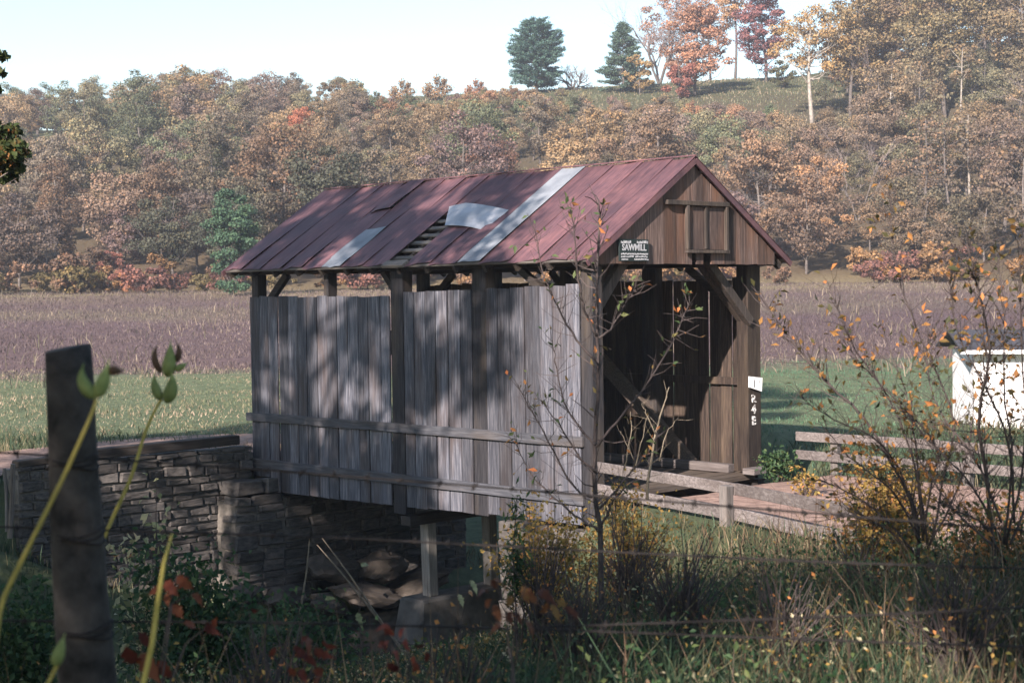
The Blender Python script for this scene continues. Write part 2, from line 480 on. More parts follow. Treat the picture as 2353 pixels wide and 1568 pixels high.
def ground_mat():
    m, nt, N, L, bs = new_mat('ground_cover')
    tc = N.new('ShaderNodeTexCoord')
    sp = N.new('ShaderNodeSeparateXYZ'); L.new(tc.outputs['Object'], sp.inputs[0])
    wob = noise(N, L, tc.outputs['Object'], .06, 3, .5)
    wob2 = noise(N, L, tc.outputs['Object'], .5, 4, .6)
    fine = noise(N, L, tc.outputs['Object'], 3.0, 6, .7)
    dist = mathn(N, L, 'ADD', sp.outputs['Y'], mathn(N, L, 'MULTIPLY', mathn(N, L, 'SUBTRACT', wob, .5), 22.0))
    dist = mathn(N, L, 'ADD', dist, mathn(N, L, 'MULTIPLY', mathn(N, L, 'SUBTRACT', wob2, .5), 6.0))
    s = mathn(N, L, 'MULTIPLY', dist, 1 / 400.0)
    near = ramp(N, [(0, (.035, .038, .018)), (16 / 400, (.045, .05, .024)), (27 / 400, (.085, .11, .065)), (56 / 400, (.10, .125, .072)),
                    (62 / 400, (.10, .072, .074)), (90 / 400, (.098, .070, .076)), (98 / 400, (.125, .104, .082)), (108 / 400, (.105, .076, .078)),
                    (122 / 400, (.19, .16, .095)), (138 / 400, (.09, .07, .045)), (215 / 400, (.07, .06, .04)), (232 / 400, (.065, .07, .038)), (1, (.06, .075, .038))])
    L.new(s, near.inputs[0])
    v = ramp(N, [(.3, (.55, .55, .55)), (.7, (1.35, 1.3, 1.2))]); L.new(fine, v.inputs[0])
    c = mixc(N, L, .9, near.outputs[0], v.outputs[0], 'MULTIPLY')
    L.new(c, bs.inputs['Base Color']); bs.inputs['Roughness'].default_value = .95; bs.inputs['Specular IOR Level'].default_value = .1
    bp = N.new('ShaderNodeBump'); bp.inputs['Strength'].default_value = .8; bp.inputs['Distance'].default_value = .08
    L.new(fine, bp.inputs['Height']); L.new(bp.outputs[0], bs.inputs['Normal'])
    return m
g_o = link('ground', gme, ground_mat()); tag(g_o, kind='structure')

# dirt road: through the bridge, out to the right, and curving away to the left behind the far wall
def road_strip(name, path, halfw, lift):
    path = np.array(path, float)
    # resample
    seg = np.r_[0, np.cumsum(np.linalg.norm(np.diff(path, axis=0), axis=1))]
    t = np.linspace(0, seg[-1], int(seg[-1] / .35))
    P = np.stack([np.interp(t, seg, path[:, 0]), np.interp(t, seg, path[:, 1])], 1)
    for _ in range(6): P[1:-1] = (P[:-2] + 2 * P[1:-1] + P[2:]) / 4
    hw = np.interp(t, seg, halfw)
    d = unit(np.gradient(P, axis=0)); n = np.stack([-d[:, 1], d[:, 0]], 1)
    k = 9; V = []
    for j in range(k):
        q = (j / (k - 1) - .5) * 2
        ww = hw * q * (1 + .06 * (vnoise(t, t * 0 + j, 1.1, 5) - .5) * abs(q))
        Q = P + n * ww[:, None]
        z = ground(Q[:, 0], Q[:, 1]) + lift + .025 * (1 - q * q) - .018 * (abs(abs(q) - .5) < .2)
        V.append(np.stack([Q[:, 0], Q[:, 1], z], 1))
    V = np.stack(V, 1).reshape(-1, 3); n_ = len(t)
    i = (np.arange(n_ - 1)[:, None] * k + np.arange(k - 1)[None, :]).ravel()
    return np_mesh(name, V, np.stack([i, i + 1, i + k + 1, i + k], 1)[:, ::-1], smooth=True)
MAT['dirt'] = plain('dirt_road_surface', (.15, .10, .082), (.36, .255, .205), 5.5, .95, bump=.9, dist=.05, spec=.1, tone=.02, detail=10)
p_near = [tuple(B(2.1, l)[:2]) for l in (.02, -1, -2.5)] + [tuple(B(1.7, -5)[:2]), tuple(B(1.4, -8)[:2]), tuple(B(1.2, -13)[:2]), tuple(B(1.2, -22)[:2]), tuple(B(1.2, -34)[:2])]
r1 = link('dirt_road', road_strip('dirt_road', p_near, [2.0, 2.0, 2.2, 2.6, 2.8, 2.8, 2.8, 2.8], .045), MAT['dirt']); tag(r1, kind='structure')
p_far = [tuple(B(2.1, BL - .02)[:2]), tuple(B(2.05, 9.6)[:2]), tuple(B(1.0, 11.6)[:2]), tuple(B(-1.5, 11.6)[:2]), tuple(B(-5, 10.7)[:2]), tuple(B(-9, 10.2)[:2]), tuple(B(-16, 10)[:2]), tuple(B(-40, 12)[:2])]
r2 = link('dirt_road', road_strip('dirt_road_far', p_far, [1.9, 1.9, 1.8, 1.6, 1.5, 1.5, 1.5, 1.5], .05), MAT['dirt']); tag(r2, kind='structure')
# creek
wl = np.linspace(-18, 5, 40)
cw = np.stack([B(w, 4.8 + .3 * math.sin(w * .6))[:2] for w in wl])
V = []
for i, w in enumerate(wl):
    for s in (-1.7, 1.7):
        p = B(w, 4.8 + .3 * math.sin(w * .6) + s); V.append((p[0], p[1], -2.83))
i = np.arange(39)[:, None] * 2
tag(link('creek_water', np_mesh('creek_water', V, np.concatenate([i, i + 1, i + 3, i + 2], 1)), MAT['water']), kind='structure')

# ------------------------------------------------------------------ covered bridge
bridge = empty('covered_bridge', (OX, OY, 0), HD)
tag(bridge, 'weathered grey plank covered bridge with a rusty red metal roof over the creek', 'covered bridge')
rb = random.Random(5)
ES, RS = 3.421, 4.986                     # eave and ridge height
OV, HALF = .31, 2.1
SL = (RS - ES) / (HALF + OV)
def roof_z(w):                            # top of the roof deck
    return ES + SL * (min(w, BW - w) + OV)

def board(x, y0, y1, z0, z1, th, mat, name='siding_board', rag=.02, parent=bridge, warp=.007):
    """vertical board lying in a plane x = const, y0..y1 wide"""
    m = MB()
    dx = rb.uniform(-warp, warp); e = .004
    n = 4
    V, Fc = [], []
    for i in range(n + 1):
        t = i / n
        z = z0 + (z1 - z0) * t
        ox = x + dx + warp * .8 * math.sin(t * 3 + y0 * 7)
        a = y0 + rb.uniform(0, .006); b = y1 - rb.uniform(0, .006)
        za = z + (rb.uniform(-rag, rag) if i in (0, n) else 0); zb = z + (rb.uniform(-rag, rag) if i in (0, n) else 0)
        V += [(ox, a, za), (ox, b, zb), (ox + th, b, zb), (ox + th, a, za)]
    for i in range(n):
        k = i * 4
        for j in range(4):
            Fc.append((k + j, k + 4 + j, k + 4 + (j + 1) % 4, k + (j + 1) % 4))
    Fc.append((0, 1, 2, 3)); Fc.append((n * 4 + 3, n * 4 + 2, n * 4 + 1, n * 4))
    m.add(V, Fc)
    return m.build(name, mat, parent)

# left wall siding, board edges measured along the wall
edges = [0.042, .333, .612, .896, 1.22, 1.532, 1.815, 2.084]
edges2 = [2.401, 2.672, 2.975, 3.27, 3.528, 3.813, 4.074]
edges3 = [4.422, 4.671, 5.0, 5.275, 5.562, 5.872, 6.15, 6.447, 6.739, 7.021, 7.307, 7.597, 7.901, 8.175, 8.479]
for ed in (edges, edges2, edges3):
    for a, b in zip(ed[:-1], ed[1:]):
        mid = (a + b) / 2
        top = np.interp(mid, [0, 2.25, 4.05, 4.5, 8.5], [3.07, 3.01, 2.975, 2.92, 2.93]) + rb.uniform(-.015, .015)
        bot = np.interp(mid, [0, 1.8, 4.3, 7.6, 8.5], [-.48, -.50, -.57, -.62, -.62]) + rb.uniform(-.008, .008)
        if mid > 7.75: bot = -.36
        rag_ = .008
        gap = rb.choice([.005, .007, .010, .014, .018])
        board(-.028, a + gap, b - gap * .4, bot, top, .026, MAT['siding'], rag=rag_)
# right wall siding (seen from inside through the portal)
y = 0.06
while y < BL - .1:
    wd = rb.uniform(.24, .31); e_ = min(y + wd, BL)
    gap = rb.choice([.003, .004, .012, .02])
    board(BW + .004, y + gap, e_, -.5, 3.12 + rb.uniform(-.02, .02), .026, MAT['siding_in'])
    y += wd
# posts
for s, xw in ((0, .0), (1, BW - .2)):
    for i, l in enumerate((.0, 2.24, 4.25, 6.2, 8.36)):
        wdt = (.2, .31, .31, .13, .2)[i]
        x0 = xw + (.004 if s == 0 else -.004)
        if s == 0 and i in (1, 2):
            MB().box((-.022, l - .155, -.54 if i == 1 else -.70), (.2, l + .155, 3.335)).build('post', MAT['post'], bridge, bevel=.008)
        elif s == 0 and i == 0:
            MB().box((-.03, -.2, -.45), (.2, .035, 3.335)).build('post', MAT['post'], bridge, bevel=.008)
        elif s == 1 and i == 0:
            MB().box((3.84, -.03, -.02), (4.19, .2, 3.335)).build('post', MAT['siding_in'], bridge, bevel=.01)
        else:
            MB().box((x0, l - wdt / 2, -.3), (x0 + .2, l + wdt / 2, 3.335)).build('post', MAT['post'], bridge, bevel=.008)
# horizontal rails nailed over the left siding
def sag(l, a, b, d): return a + (b - a) * l / BL - d * math.sin(math.pi * l / BL)
for z0, z1, h in ((.755, .722, .15), (-.095, -.13, .165)):
    m = MB(); n = 10
    V, Fc = [], []
    for i in range(n + 1):
        l = -.02 + (BL + .06) * i / n
        z = z0 + (z1 - z0) * i / n + rb.uniform(-.006, .006)
        V += [(-.085, l, z - h / 2), (-.085, l, z + h / 2), (-.032, l, z + h / 2), (-.032, l, z - h / 2)]
    for i in range(n):
        for j in range(4): Fc.append((i * 4 + j, i * 4 + (j + 1) % 4, i * 4 + 4 + (j + 1) % 4, i * 4 + 4 + j))
    Fc += [(3, 2, 1, 0), (n * 4, n * 4 + 1, n * 4 + 2, n * 4 + 3)]
    m.add(V, Fc).build('side_rail', MAT['rail'], bridge, bevel=.006)
# inside rail on the right wall and the truss diagonals of both walls
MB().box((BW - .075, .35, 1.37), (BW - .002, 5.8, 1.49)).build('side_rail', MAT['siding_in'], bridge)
for xw in (BW - .33, .21):
    MB().bar((xw + .06, 1.25, .0), (xw + .06, 4.05, 2.35), .24, .12, side=(0, -.6, .8)).build('truss_diagonal', MAT['deck'] if xw > 1 else MAT['beam'], bridge, bevel=.008)
    MB().bar((xw + .06, 7.3, .0), (xw + .06, 4.5, 2.35), .24, .12, side=(0, .6, .8)).build('truss_diagonal', MAT['beam'], bridge, bevel=.008)
    MB().box((xw, 4.12, 2.25), (xw + .12, 4.42, 2.6)).build('truss_block', MAT['beam'], bridge)
# wall plates, tie beams, knee braces
for xw in (.0, BW - .2):
    MB().box((xw - .01, -.30, 3.335), (xw + .21, BL + .30, 3.43)).build('wall_plate', MAT['beam'], bridge, bevel=.008)
for l in (2.24, 4.25, 6.2):
    MB().box((-.06, l - .07, 3.435), (BW + .06, l + .07, 3.56)).build('tie_beam', MAT['beamx'], bridge, bevel=.006)
for xw in (.05, BW - .15):
    MB().bar((xw + .05, 8.30, 2.62), (xw + .05, 7.45, 3.33), .13, .09, side=(0, 1, 1)).build('knee_brace', MAT['beam'], bridge)
    MB().bar((xw + .05, .12, 2.45), (xw + .05, 1.45, 3.33), .11, .09, side=(0, -1, 1)).build('knee_brace', MAT['beam'], bridge)
    MB().bar((xw + .05, 4.36, 2.95), (xw + .05, 4.72, 3.33), .10, .09, side=(0, -1, 1)).build('knee_brace', MAT['beam'], bridge)
# portal knee braces (double timbers), near and far portal
for l in (.05,):
    for dy in (-.08, .09):
        MB().bar((.16, l + dy, 2.62), (.86, l + dy, 3.42), .16, .10, side=(-.7, 0, .7)).build('portal_brace', MAT['trim'], bridge, bevel=.006)
        MB().bar((3.97 + (dy < 0) * -.06, l + dy, 2.42), (2.80, l + dy, 3.44), .15, .10, side=(.7, 0, .7)).build('portal_brace', MAT['trim'], bridge, bevel=.006)
# bottom chords, floor beams, deck planks, kerb timbers
for xw in (.02, BW - .22):
    MB().box((xw, -.1, -.34), (xw + .2, BL + .1, -.16)).build('bottom_chord', MAT['beam'], bridge)
for k in range(10):
    l = .2 + k * .9
    MB().box((.02, l, -.52), (BW - .02, l + .2, -.345)).build('floor_beam', MAT['beamx'], bridge)
l = -.05
while l < BL + .05:
    wd = rb.uniform(.2, .26)
    MB().box((.21, l + .006, -.155 + rb.uniform(-.006, .006)), (BW - .21, l + wd, -.06 + rb.uniform(-.01, .006))).build('deck_plank', MAT['deck'], bridge)
    l += wd
MB().box((.22, .05, -.05), (.38, BL - .05, .07)).build('kerb_timber', MAT['deck'], bridge)
MB().box((3.66, -.28, -.05), (4.2, -.04, .05)).build('sill_timber', MAT['guard'], bridge, bevel=.008)
MB().box((3.66, .25, -.05), (3.82, BL - .05, .09)).build('kerb_timber', MAT['guard'], bridge, bevel=.008)

# rafters and roof lath
for k in range(14):
    l = -.22 + k * (BL + .44) / 13
    for s in (0, 1):
        a = (-OV + .06, l, roof_z(-OV + .06) - .13); b = (HALF, l, roof_z(HALF) - .13)
        if s: a = (BW - a[0], a[1], a[2])
        MB().bar(a, b, .12, .07, side=(0, 0, 1)).build('rafter', MAT['beam'], bridge)
nl = 13
for k in range(nl):
    w = -OV + .05 + k * (HALF + OV - .1) / (nl - 1)
    for s in (0, 1):
        ww = w if not s else BW - w
        z = roof_z(w) - .035
        MB().bar((ww, -.34, z), (ww, BL + .30, z), .025, .085, side=(-SL if not s else SL, 0, 1)).build('roof_lath', MAT['lath'], bridge)

# roof sheets
def sheet(l0, l1, w0, w1, mat, side=0, lift=0.0, name='roof_sheet', wav=.016, raise_near=.017):
    """thin lapped metal sheet on one slope between eave distance w0 and w1; the near edge rides over its neighbour"""
    nu, nv = 4, 9
    V, Fc = [], []
    ph = rb.uniform(0, 6)
    off = [rb.uniform(-.03, .035) for _ in range(nu + 1)]
    for t in (0, 1):
        for i in range(nu + 1):
            for j in range(nv + 1):
                u = i / nu; v = j / nv
                l = l0 + (l1 - l0) * u; w = w0 + (w1 - w0) * v
                if j == 0 and w0 < -.2: w += off[i] * .8
                z = roof_z(w) + .008 + lift + raise_near * (1 - u) + wav * math.sin(v * 5 + ph) * math.sin(u * 3 + ph) - .004 * t
                if j == 0 and w0 < -.2: z -= .02 * abs(math.sin(ph + u * 4))
                V.append((BW - w if side else w, l, z))
    n1 = (nu + 1) * (nv + 1)
    ix = lambda t, i, j: t * n1 + i * (nv + 1) + j
    for i in range(nu):
        for j in range(nv):
            Fc.append((ix(0, i, j), ix(0, i + 1, j), ix(0, i + 1, j + 1), ix(0, i, j + 1))[::-1])
            Fc.append((ix(1, i, j), ix(1, i + 1, j), ix(1, i + 1, j + 1), ix(1, i, j + 1)))
    for i in range(nu):
        Fc.append((ix(0, i, 0), ix(0, i + 1, 0), ix(1, i + 1, 0), ix(1, i, 0)))
        Fc.append((ix(0, i + 1, nv), ix(0, i, nv), ix(1, i, nv), ix(1, i + 1, nv)))
    for j in range(nv):
        Fc.append((ix(0, 0, j + 1), ix(0, 0, j), ix(1, 0, j), ix(1, 0, j + 1)))
        Fc.append((ix(0, nu, j), ix(0, nu, j + 1), ix(1, nu, j + 1), ix(1, nu, j)))
    m = MB().add(V, Fc)
    return m.build(name, mat, bridge)
T = HALF - .01
seams = [-.415, .03, .64, 1.26, 1.90]
for a, b in zip(seams[:-1], seams[1:]): sheet(a, b + .02, -OV, T, MAT['rust'])
o = sheet(1.90, 2.44, -OV, T, MAT['grey_metal'], lift=.012); o['label'] = 'bare grey metal strip running from eave to ridge'
for a, b in ((2.44, 3.08), (3.08, 3.70)): sheet(a, b + .02, -OV, T, MAT['rust'])
sheet(3.70, 4.21, 1.02, T, MAT['rust'])                       # above the hole
MB().bar((-OV + .02, 3.68, roof_z(-OV + .02) + .01), (-OV + .02, 4.22, roof_z(-OV + .02) + .01), .05, .16, side=(-SL, 0, 1)).build('roof_lath', MAT['lath'], bridge)
for a, b in ((4.18, 4.78), (4.78, 5.36)): sheet(a, b + .02, -OV, T, MAT['rust'], lift=.01)
o = sheet(5.36, 5.92, -OV, .70, MAT['grey_metal'], lift=.02); o['label'] = 'short bare grey metal patch at the eave'
sheet(5.36, 5.90, .66, T, MAT['rust'], lift=.008)
sheet(5.90, 6.34, 1.22, T, MAT['rust'], lift=.045)
sheet(5.90, 6.50, -OV, 1.26, MAT['rust'])
sheet(6.32, 6.50, 1.2, T, MAT['rust'])
for a, b in ((6.50, 7.12), (7.12, 7.74), (7.74, 8.34), (8.34, 8.93)): sheet(a, b + .012, -OV, T, MAT['rust'])
l = -.415
while l < 8.9:
    sheet(l, min(l + .64, 8.94), -OV, T, MAT['rust'], side=1, name='roof_sheet'); l += .622
MB().bar((HALF, -.42, RS + .035), (HALF, 8.94, RS + .035), .02, .05, side=(0, 0, 1)).build('ridge_cap', MAT['rust'], bridge)
# rake edges of the near gable
for s in (0, 1):
    a = (-OV - .02, -.40, roof_z(-OV) - .06); b = (HALF, -.40, roof_z(HALF) - .045)
    if s: a = (BW - a[0], a[1], a[2])
    MB().bar(a, b, .085, .03, side=(0, 0, 1)).build('rake_board', MAT['rust'], bridge)
    a = (-OV - .02, BL + .36, roof_z(-OV) - .06); b = (HALF, BL + .36, roof_z(HALF) - .045)
    if s: a = (BW - a[0], a[1], a[2])
    MB().bar(a, b, .085, .03, side=(0, 0, 1)).build('rake_board', MAT['rust'], bridge)

# gables: vertical boards cut to the roof slope
def gable_board(a, b, zb, l, mat, th=.026):
    g = .003
    zt = lambda w: roof_z(w) - .075
    dy = rb.uniform(-.006, .006)
    a += g; b -= g
    pts = [(a, zb + rb.uniform(-.012, .012)), (b, zb + rb.uniform(-.012, .012)), (b, zt(b))]
    if a < HALF < b: pts.append((HALF, zt(HALF)))
    pts.append((a, zt(a)))
    n = len(pts)
    V = [(p[0], l + dy, p[1]) for p in pts] + [(p[0], l + dy + th, p[1]) for p in pts]
    Fc = [tuple(range(n)), tuple(range(2 * n - 1, n - 1, -1))] + [(i, i + n, (i + 1) % n + n, (i + 1) % n) for i in range(n)]
    return MB().add(V, Fc).build('gable_board', mat, bridge)
ge = [.0, .36, .70, 1.02, 1.44, 1.72, 1.925, 2.10, 2.20, 2.37, 2.56, 2.89, 3.18, 3.46, 3.74, 3.98, 4.20]
for a, b in zip(ge[:-1], ge[1:]):
    zb = 3.36
    if (a, b) in ((2.10, 2.20), (2.37, 2.56)): zb = 3.53       # two openings below the hatch
    gable_board(a, b, zb, -.32, MAT['gable'])
for k in range(12):
    gable_board(k * .35, (k + 1) * .35, 3.36, BL + .26, MAT['gable'])
hatch = MB().box((1.93, -.348, 3.585), (2.875, -.330, 4.235)).build('hatch', MAT['gable'], bridge)
for (a, b, z0, z1, nm) in ((1.44, 2.93, 4.255, 4.325, 'top_trim'), (1.90, 1.955, 3.58, 4.25, 'side_trim'), (2.36, 2.405, 3.59, 4.25, 'middle_trim'), (2.85, 2.905, 3.52, 4.25, 'side_trim'), (1.90, 2.93, 3.525, 3.575, 'bottom_trim')):
    MB().box((a, -.405 if nm != 'middle_trim' else -.385, z0), (b, -.351, z1)).build(nm, MAT['trim'], hatch, bevel=.005)

# ------------------------------------------------------------------ things fixed to the bridge or lying on it
def Bmat(w, l, z):
    p = B(w, l, z); return Matrix.Translation(Vector(p)) @ Matrix.Rotation(HD, 4, 'Z')
sg = empty('sign_board', B(.695, -.372, 3.56), HD)
tag(sg, 'small dark green sawmill sign with white lettering on the gable', 'sign')
MB().box((-.325, -.012, -.165), (.325, .012, .16)).build('panel', MAT['sign'], sg, bevel=.003)
def text_part(body, name, size, x, z, parent, mat, y=-.0145, scale_x=1.0, bold=.0, shear=0):
    cu = bpy.data.curves.new(name, 'FONT'); cu.body = body; cu.size = size; cu.extrude = .0015; cu.offset = bold; cu.shear = shear
    cu.align_x = 'CENTER'; cu.align_y = 'CENTER'; cu.resolution_u = 3
    tmp = bpy.data.objects.new(name, cu); C.objects.link(tmp)
    me = bpy.data.meshes.new_from_object(tmp.evaluated_get(bpy.context.evaluated_depsgraph_get()))
    bpy.data.objects.remove(tmp); 
    o = link(name, me, mat, parent); o.rotation_euler = (math.pi / 2, 0, 0); o.location = (x, y, z); o.scale = (scale_x, 1, 1)
    return o
bpy.context.view_layer.update()
text_part('SAWMILL', 'lettering', .135, 0, .035, sg, MAT['letters'], scale_x=.95, bold=.003)
rs = random.Random(3)
for (z, h, segs) in ((.118, .04, [(-.29, -.08), (.06, .29)]), (-.055, .026, [(-.29, .29)]), (-.095, .026, [(-.29, -.02), (.02, .30)]), (-.135, .024, [(-.28, -.16), (.0, .30)])):
    m = MB()
    for a, b in segs:                       # lettering too worn to read: rows of short strokes
        x = a
        while x < b:
            wd = rs.uniform(.010, .026); zz = z + rs.uniform(-.004, .004)
            m.box((x, -.0165, zz - h * .5), (x + wd, -.0135, zz + h * rs.uniform(.2, .5))); x += wd + rs.uniform(.005, .014)
    tag(m.build('worn_lettering', MAT['letters'], sg), kind='stuff')
pl = empty('post_plate', B(4.0, -.06, 1.41), HD)
tag(pl, 'white weight limit plate nailed to the right portal post', 'sign')
MB().add([(-.17, -.012, .128), (-.17, -.012, -.05), (.155, -.012, -.135), (.175, -.012, .09), (-.17, .01, .128), (-.17, .01, -.05), (.155, .01, -.135), (.175, .01, .09)],
         [(0, 1, 2, 3), (7, 6, 5, 4), (0, 4, 5, 1), (1, 5, 6, 2), (2, 6, 7, 3), (3, 7, 4, 0)]).build('plate', MAT['white'], pl)
text_part('1', 'numeral', .17, -.05, .0, pl, MAT['blackpaint'], y=-.0145, bold=.001)
text_part('T', 'letter', .055, .085, .02, pl, MAT['blackpaint'], y=-.0145)
def worn():
    m, nt, N, L, bs = new_mat('worn_white_paint')
    vec, oi, tc = obj_coords(N, L, (1, 1, 1))
    f = ramp(N, [(.44, (0, 0, 0)), (.52, (1, 1, 1))]); L.new(noise(N, L, vec, 26, 4, .6), f.inputs[0])
    L.new(mixc(N, L, f.outputs[0], (.06, .045, .036), (.66, .65, .62)), bs.inputs['Base Color']); bs.inputs['Roughness'].default_value = .8
    return m
MAT['worn'] = worn()
# painted characters running down the post, worn
for ch, z, sz in (('R', 1.16, .17), ('4', .985, .2), ('E', .80, .19)):
    o = text_part(ch, 'painted_character', sz, 3.985, z, bridge, MAT['worn'], y=-.0335, bold=.007, scale_x=1.2)

# loose metal sheet lying over the hole in the roof
pts = [(1.16, 4.22), (1.21, 3.9), (.955, 2.55), (.50, 2.63), (.60, 3.68)]
ls = MB(); V, Fc = [], []
nu, nv = 10, 5
top = [np.array((1.17, 4.24)), np.array((1.20, 3.85)), np.array((.955, 2.56))]
bot = [np.array((.60, 3.72)), np.array((.55, 3.2)), np.array((.49, 2.64))]
for t in (0, 1):
    for i in range(nu + 1):
        u = i / nu
        a = top[0] + (top[1] - top[0]) * min(u * 3.3, 1) if u < .3 else top[1] + (top[2] - top[1]) * (u - .3) / .7
        b = bot[0] + (bot[2] - bot[0]) * u
        for j in range(nv + 1):
            v = j / nv; p = a + (b - a) * v
            z = roof_z(p[0]) + .05 + .03 * math.sin(u * math.pi) + .007 * math.sin(v * 22) - .006 * t + .02 * v - .05 * u * v
            V.append((p[0], p[1], z))
n1 = (nu + 1) * (nv + 1); ix = lambda t, i, j: t * n1 + i * (nv + 1) + j
for i in range(nu):
    for j in range(nv):
        Fc.append((ix(0, i, j), ix(0, i + 1, j), ix(0, i + 1, j + 1), ix(0, i, j + 1))); Fc.append((ix(1, i, j), ix(1, i + 1, j), ix(1, i + 1, j + 1), ix(1, i, j + 1))[::-1])
    for j in (0, nv): Fc.append((ix(0, i, j), ix(0, i + 1, j), ix(1, i + 1, j), ix(1, i, j)))
for j in range(nv):
    for i in (0, nu): Fc.append((ix(0, i, j), ix(0, i, j + 1), ix(1, i, j + 1), ix(1, i, j)))
MAT['loose'] = plain('bright_bare_metal', (.22, .24, .265), (.36, .38, .41), 2.0, .5, bump=.1, tone=.02)
o = ls.add(V, Fc).build('loose_metal_sheet', MAT['loose'], smooth=False)
o.location = (OX, OY, 0); o.rotation_euler = (0, 0, HD)
tag(o, 'loose pale grey metal sheet lying bent over the hole in the bridge roof', 'metal sheet')

# ------------------------------------------------------------------ stone work
def stone_meshes(n, rng):
    out = []
    for k in range(n):
        m = MB()
        V = []
        e = .12
        for (sx, sy, sz) in ((-1, -1, -1), (1, -1, -1), (1, 1, -1), (-1, 1, -1), (-1, -1, 1), (1, -1, 1), (1, 1, 1), (-1, 1, 1)):
            V.append((sx * .5 + rng.uniform(-e, e) * .5, sy * .5 + rng.uniform(-.05, .05), sz * .5 + rng.uniform(-e, e)))
        m.hexa(V)
        me = m.mesh('stone')
        import bmesh
        bm = bmesh.new(); bm.from_mesh(me)
        bmesh.ops.bevel(bm, geom=list(bm.edges), offset=.07, segments=1, affect='EDGES', profile=.6)
        bm.to_mesh(me); bm.free()
        out.append(me)
    return out
rst = random.Random(21)
STONES = stone_meshes(8, rst)
for me in STONES: me.materials.append(MAT['stone'])
STONES2 = stone_meshes(5, rst)
for me in STONES2: me.materials.append(MAT['slabstone'])
def stone_wall(parent, w0, w1, lface, ztop, zbot, depth, course=.2, blen=(.3, .75), pool=STONES):
    """coursed blocks in a plane l = lface (local y), facing -y"""
    z = None
    n = 0
    zt = ztop(w0) if callable(ztop) else ztop
    top_max = max(ztop(w0), ztop(w1)) if callable(ztop) else ztop
    z = top_max
    while z > zbot - .05:
        h = course * rst.uniform(.6, 1.45)
        w = w0 + rst.uniform(-.05, .05)
        while w < w1 - .06:
            ln = min(rst.uniform(*blen), w1 - w)
            if w1 - (w + ln) < .15: ln = w1 - w
            tz = ztop(w + ln / 2) if callable(ztop) else ztop
            bz = zbot
            if z <= tz + .06:
                o = link('stone', rst.choice(pool), None, parent)
                dp = depth * rst.uniform(.9, 1.05)
                o.location = (w + ln / 2, lface + dp / 2 + rst.uniform(-.03, .02), z - h / 2)
                o.scale = (ln - rst.uniform(.015, .045), dp, h - rst.uniform(.015, .045))
                o.rotation_euler = (rst.uniform(-.05, .05), rst.uniform(-.035, .035), rst.uniform(-.06, .06))
                n += 1
            w += ln
        z -= h
    return n
ab = empty('stone_abutment', (OX, OY, 0), HD)
tag(ab, 'dark coursed stone abutment and wing wall under the far left end of the bridge', 'stone wall')
stone_wall(ab, -4.75, -.12, 8.30, lambda w: .20 + .0 * w, -1.9, .4, .15, (.2, .58))
stone_wall(ab, -.95, .10, 7.68, lambda w: -.36, -2.9, .5, .2, (.3, .65))
stone_wall(ab, .14, BW + .4, 7.70, lambda w: -.70, -2.9, .45, .2, (.3, .7))
MB().box((-.93, 7.735, -3.0), (BW + .4, 8.5, -.74)).build('mortar_core', MAT['core'], ab)
MB().box((-4.73, 8.355, -2.4), (-.2, 8.9, .12)).build('mortar_core', MAT['core'], ab)
nb = empty('stone_abutment', (OX, OY, 0), HD)
tag(nb, 'grey stone abutment behind the brush under the near right end of the bridge', 'stone wall')
nb_in = []
def side_wall(parent, l0, l1, wface, ztop, zbot, depth):
    z = ztop
    while z > zbot:
        h = .22 * rst.uniform(.8, 1.3); l = l0
        while l < l1 - .05:
            ln = min(rst.uniform(.35, .7), l1 - l)
            if l1 - (l + ln) < .18: ln = l1 - l
            o = link('stone', rst.choice(STONES), None, parent)
            o.location = (wface + depth / 2 + rst.uniform(-.03, .03), l + ln / 2, z - h / 2)
            o.scale = (ln - .012, depth, h - .012); o.rotation_euler = (0, 0, math.pi / 2)
            l += ln
        z -= h
side_wall(nb, -.9, 1.75, -.12, -.55, -2.7, .4)
MB().box((.25, -.8, -3.0), (BW + .2, 1.7, -.74)).build('rubble_core', MAT['core'], nb)
# timber lying along the top of the wing wall
o = MB().bar((-3.75, 8.42, .29), (-.42, 8.42, .325), .17, .26, side=(0, 0, 1)).build('curb_timber', MAT['beamx'], None, bevel=.015)
o.location = (OX, OY, 0); o.rotation_euler = (0, 0, HD)
tag(o, 'long dark timber lying along the top of the stone wing wall', 'timber')
o = MB().bar((-4.75, 8.42, .24), (-3.82, 8.42, .27), .11, .22, side=(0, 0, 1)).build('curb_timber', MAT['beamx'], None, bevel=.015)
o.location = (OX, OY, 0); o.rotation_euler = (0, 0, HD)
tag(o, 'short dark timber on the left end of the stone wing wall beside the fence post', 'timber')
